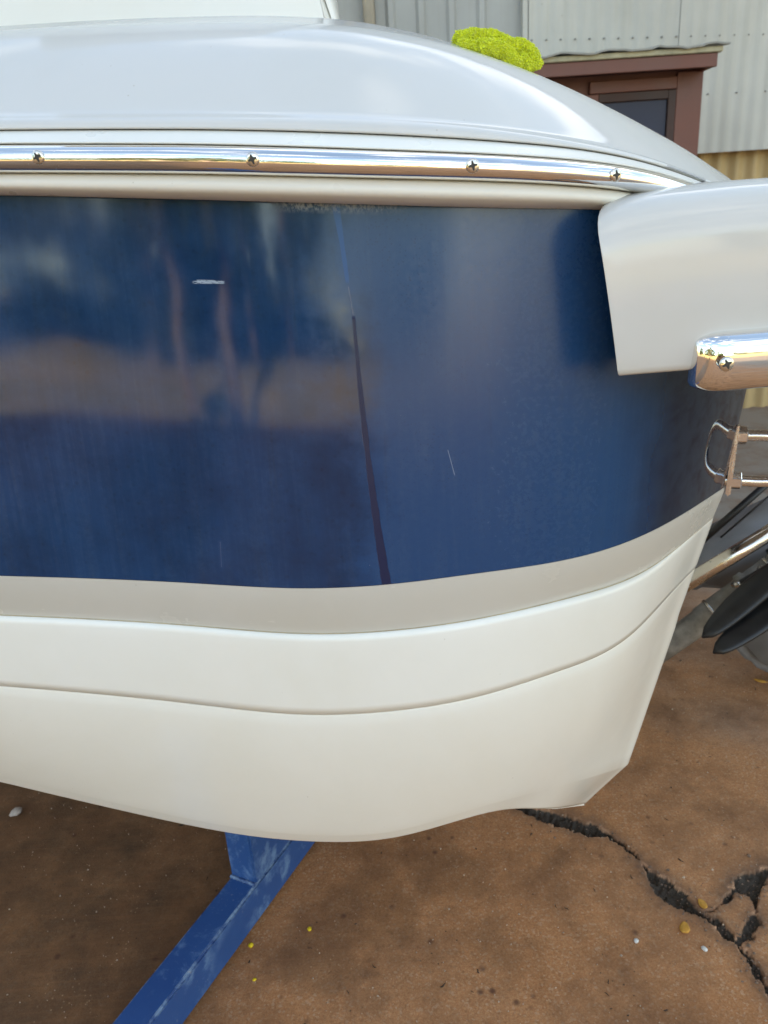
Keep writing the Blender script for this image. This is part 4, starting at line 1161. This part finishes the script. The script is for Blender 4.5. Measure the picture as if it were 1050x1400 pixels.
o = blob('fallen_leaf', on_ground(961, 1237, .004), .0125, .0085, .004, LEAF, 1.75, 2, .003, .2, 3); tag(o, 'smaller ochre leaf lying on the edge of the crack', 'leaf', 'ochre leaves by the crack')
o = blob('fallen_leaf', on_ground(1040, 931, .006), .022, .007, .004, LEAF, -.6, 3, .003, .3, 3); tag(o, 'narrow ochre leaf at the right edge, below the grey sterndrive', 'leaf')
o = blob('pebble', on_ground(22, 1110, .009), .020, .012, .010, STONE, .9, 4); tag(o, 'pale pebble at the far left under the hull', 'pebble')
o = blob('pebble', on_ground(870, 1286, .003), .0055, .005, .004, WSTONE, .3, 5); tag(o, 'tiny white pebble left of the larger ochre leaf', 'pebble')
o = blob('pebble', on_ground(963, 1297, .003), .007, .005, .004, WSTONE, 2.1, 6); tag(o, 'tiny white pebble right of and below the larger ochre leaf', 'pebble')
o = blob('flower_bit', on_ground(343, 1292, .004), .0068, .006, .004, LEAFY, .3, 7); tag(o, 'larger yellow flower bit beside the blue beam', 'flower bit', 'yellow flower bits by the beam')
o = blob('flower_bit', on_ground(423, 1270, .004), .0055, .005, .004, LEAFY, .3, 8); tag(o, 'yellow flower bit farthest right of the blue beam', 'flower bit', 'yellow flower bits by the beam')
o = blob('flower_bit', on_ground(348, 1339, .003), .0045, .004, .003, LEAFY, .3, 9); tag(o, 'smallest yellow flower bit, nearest the bottom of the picture', 'flower bit', 'yellow flower bits by the beam')
# uncountable grit
def scatter(name, n, size, m, box4, flat=.6, long_=1.0, seed=1):
    r = np.random.default_rng(seed); vs_ = []; fs = []
    for i in range(n):
        x_ = r.uniform(box4[0], box4[1]); y_ = r.uniform(box4[2], box4[3]); s = size * r.lognormal(0, .45); a = r.uniform(0, 6.28)
        o_ = len(vs_); ca, sa = math.cos(a), math.sin(a); L = s * long_
        for (p_, q_) in ((-1, 0), (0, -1), (1, 0), (0, 1)):
            u_, w_ = p_ * L * r.uniform(.7, 1.2), q_ * s * r.uniform(.7, 1.2)
            vs_.append((x_ + ca * u_ - sa * w_, y_ + sa * u_ + ca * w_, .0005))
        vs_.append((x_, y_, s * flat + .0022)); vs_.append((x_, y_, -.002))
        for k in range(4): fs += [(o_ + k, o_ + (k + 1) % 4, o_ + 4), (o_ + (k + 1) % 4, o_ + k, o_ + 5)]
    return link(name, mesh(name, vs_, fs), m)
g1_ = scatter('grit', 1300, .0012, plain('tan_grit', (0.42, 0.31, 0.22), 0.85, var=0.4, scale=30), (-1.3, 1.5, .95, 2.6), .7, 1.2, 3); tag(g1_, 'fine pale grit strewn over the brown concrete', 'grit', kind='stuff')
def sticks(name, n, m, box4, seed):
    r = np.random.default_rng(seed); bm = bmesh.new()
    for i in range(n):
        x_ = r.uniform(box4[0], box4[1]); y_ = r.uniform(box4[2], box4[3]); a = r.uniform(0, 6.28); L = r.uniform(.004, .016); w = r.uniform(.0007, .0019)
        pts = [(x_, y_, .002)]
        for k in range(3):
            a += r.normal(0, .5); pts.append((pts[-1][0] + math.cos(a) * L / 3, pts[-1][1] + math.sin(a) * L / 3, .002 + r.uniform(0, .001)))
        t_ = tube_mesh('t', pts, [w * .5, w, w * .8, w * .3], 5); bm.from_mesh(t_); bpy.data.meshes.remove(t_)
    return link(name, bm_mesh(name, bm), m)
g2_ = sticks('leaf_litter', 150, plain('dark_litter', (0.035, 0.022, 0.014), 0.85), (-.6, 1.6, .98, 2.6), 5); tag(g2_, 'dark twig bits and leaf crumbs on the brown concrete', 'litter', kind='stuff')

rb = np.random.default_rng(12); V = []; Fc = []
allp = main + br1 + br2
for k in range(1100):
    x0, y0, w0 = allp[rb.integers(0, len(allp))]
    if w0 < .006 and rb.random() < .7: continue
    x_, y_ = x0 + rb.normal(0, w0 * 1.2 + .005), y0 + rb.normal(0, w0 * 1.1 + .005)
    i_ = int(np.clip(np.searchsorted(gx, x_), 0, nx - 1)); j_ = int(np.clip(np.searchsorted(gy, y_), 0, ny - 1)); z_ = ZG[j_, i_]
    q = .0009 * rb.lognormal(.25, .55); o_ = len(V)
    for d in ((1, 0, 0), (0, 1, 0), (-1, 0, 0), (0, -1, 0), (0, 0, 1), (0, 0, -.6)):
        V.append((x_ + d[0] * q * rb.uniform(.6, 1.5), y_ + d[1] * q * rb.uniform(.6, 1.5), z_ + d[2] * q * rb.uniform(.6, 1.2) + q * .3))
    Fc += [(o_, o_ + 1, o_ + 4), (o_ + 1, o_ + 2, o_ + 4), (o_ + 2, o_ + 3, o_ + 4), (o_ + 3, o_, o_ + 4), (o_ + 1, o_, o_ + 5), (o_ + 2, o_ + 1, o_ + 5), (o_ + 3, o_ + 2, o_ + 5), (o_, o_ + 3, o_ + 5)]
tag(link('crack_rubble', mesh('crack_rubble', V, Fc), plain('crumbled_concrete', (0.20, 0.13, 0.09), 0.9, var=0.8, scale=60)), 'crumbled concrete bits along the black crack', 'rubble', kind='stuff')

# ================================================================== BEHIND THE CAMERA (seen in the reflections)
BARK = plain('pale_bark', (0.26, 0.20, 0.15), 0.9, var=0.3, scale=3, bump=0.5, bscale=8)
def mat_leaf(name, a, b):
    M = Mat(name); n = M.noise(M.coord(), 1.6, 4); c = M.mix(M.mr(n, .35, .65), a, b)
    return M.out(color=c, rough=0.6)
LEAFM = [mat_leaf('dark_foliage', (0.022, 0.045, 0.014), (0.055, 0.085, 0.024)), mat_leaf('olive_foliage', (0.05, 0.065, 0.02), (0.085, 0.105, 0.035))]
def tree(x, y, h, rad, label, mi, seed, lean=0.0, cr0=.16, n_leaf=5200):
    r = np.random.default_rng(seed)
    root = empty('gum_tree', (x, y, -.06)); tag(root, label, 'tree', 'trees across the field')
    top = h * .72; pts = [(x, y, -.06)]
    for k in range(1, 7): pts.append((x + lean * k / 6 + r.normal(0, .12), y + r.normal(0, .12), top * k / 6))
    bm = bmesh.new()
    tm = tube_mesh('trunk', pts, [h * .028 * (1 - .11 * k) for k in range(7)], 9); bm.from_mesh(tm)
    ends = []
    for k in range(9):
        t = r.uniform(.35, 1); p = np.array(pts[0]) + (np.array(pts[-1]) - np.array(pts[0])) * t
        a = r.uniform(0, 6.28); L = rad * r.uniform(.5, .95); e = p + np.array((math.cos(a) * L, math.sin(a) * L, L * r.uniform(.35, .9)))
        b2_ = tube_mesh('limb', [p, (p + e) / 2 + np.array((0, 0, .1 * L)), e], [h * .012, h * .008, h * .003], 6); bm.from_mesh(b2_); ends.append(e)
    link('trunk', bm_mesh('trunk', bm), BARK, root)
    cl = []
    for k in range(26):
        a = r.uniform(0, 6.28); q = rad * math.sqrt(r.uniform(0, 1)); z = h * r.uniform(cr0, 1.0)
        sh = 1 - .6 * abs((z / h - (cr0 + 1) / 2) / ((1 - cr0) / 2)) ** 2
        cl.append((x + lean + math.cos(a) * q * sh, y + math.sin(a) * q * sh, z))
    cl += [tuple(e) for e in ends]
    per = n_leaf // len(cl); V = []; Fc = []
    for c in cl:
        R_ = rad * r.uniform(.22, .42)
        d = r.normal(0, 1, (per, 3)); d /= np.linalg.norm(d, axis=1)[:, None]; P_ = np.array(c) + d * (R_ * r.uniform(.3, 1, (per, 1)) ** .5) * np.array((1, 1, .7))
        for p in P_:
            s = r.uniform(.10, .2) * h / 9; a1 = r.normal(0, 1, 3); a1 /= np.linalg.norm(a1); a2 = np.cross(a1, r.normal(0, 1, 3)); a2 /= np.linalg.norm(a2)
            o_ = len(V); V += [p - a1 * s, p + a2 * s * .5, p + a1 * s, p - a2 * s * .5]; Fc.append((o_, o_ + 1, o_ + 2, o_ + 3))
    link('crown', mesh('crown', V, Fc), LEAFM[mi], root)
tree(-9, -27, 10, 3.6, 'broad gum tree straight across the field', 0, 1)
tree(-18, -24, 12, 4.2, 'tall dark gum tree left of the broad one', 0, 2, .8)
tree(-25, -22, 10.5, 4.0, 'round dark gum tree on the left of the field', 0, 3)
tree(-30, -14, 11, 4.0, 'dark gum tree nearest the shed side of the field', 0, 4)
tree(-14, -31, 14, 4.4, 'tallest gum tree at the back of the field', 0, 5, -.7)
tree(-3, -34, 9, 3.4, 'olive gum tree towards the right of the field', 1, 6)
tree(-22.5, -30, 13, 4.4, 'gum tree behind the tall dark one', 1, 7)
tree(24, -34, 7, 3.2, 'small olive gum tree far right across the field', 1, 8)
tree(22, 6, 8, 3.6, 'leafy tree on the right of the driveway', 1, 9)
tree(19, 22, 9, 3.8, 'dark leafy tree on the left of the driveway', 0, 10)
tree(34, 15, 9, 4.0, 'tall leafy tree farther along the driveway', 0, 11)

def shrub(x, y, h, w, label, seed):
    r = np.random.default_rng(seed); root = empty('shrub', (x, y, -.06)); tag(root, label, 'shrub', 'shrubs at the near edge of the field')
    V = []; Fc = []
    for p in r.normal(0, 1, (900, 3)):
        p = p / np.linalg.norm(p) * r.uniform(.3, 1) ** .5; p = np.array((x + p[0] * w, y + p[1] * w, max(0.0, h * .5 + p[2] * h * .55)))
        q = .05 + .05 * r.random(); a1 = r.normal(0, 1, 3); a1 /= np.linalg.norm(a1); a2 = np.cross(a1, r.normal(0, 1, 3)); a2 /= np.linalg.norm(a2)
        o_ = len(V); V += [p - a1 * q, p + a2 * q * .5, p + a1 * q, p - a2 * q * .5]; Fc.append((o_, o_ + 1, o_ + 2, o_ + 3))
    link('crown', mesh('crown', V, Fc), LEAFM[0], root)
    link('stem', tube_mesh('stem', [(x, y, -.06), (x + .03, y, h * .4), (x, y + .05, h * .8)], [.04, .03, .01], 6), BARK, root)
for i, (x, y, h, w) in enumerate(((-19.5, -15.5, .55, .8), (-10.5, -17.5, .6, .6))):
    shrub(x, y, h, w, ('low dark shrub before the round gum tree', 'small shrub before the broad gum tree')[i], 40 + i)
tree(-7.6, -13.6, 9, 1.8, 'slender gum tree with a bare trunk, nearest the yard', 1, 21, .5, .55, 2600)
tree(-9.6, -14.4, 8, 1.6, 'leaning slender gum tree with a bare trunk at the yard edge', 1, 22, -.9, .55, 2400)
# far wood along the horizon behind the field: one mass of leaves
r = np.random.default_rng(77); V = []; Fc = []
for k in range(16000):
    a = r.uniform(-1.35, 0.15); R_ = r.uniform(48, 62); x = math.sin(a) * R_; y = -math.cos(a) * R_
    hmax = 5.5 + 3.0 * math.sin(a * 9) + 1.6 * math.sin(a * 23 + 1)
    p = np.array((x, y, r.uniform(0, 1) ** .8 * hmax)); q = r.uniform(.35, .8)
    a1 = r.normal(0, 1, 3); a1 /= np.linalg.norm(a1); a2 = np.cross(a1, r.normal(0, 1, 3)); a2 /= np.linalg.norm(a2)
    o_ = len(V); V += [p - a1 * q, p + a2 * q * .6, p + a1 * q, p - a2 * q * .6]; Fc.append((o_, o_ + 1, o_ + 2, o_ + 3))
tag(link('far_wood', mesh('far_wood', V, Fc), LEAFM[0]), 'dark far-off wood closing the field', 'wood', kind='stuff')
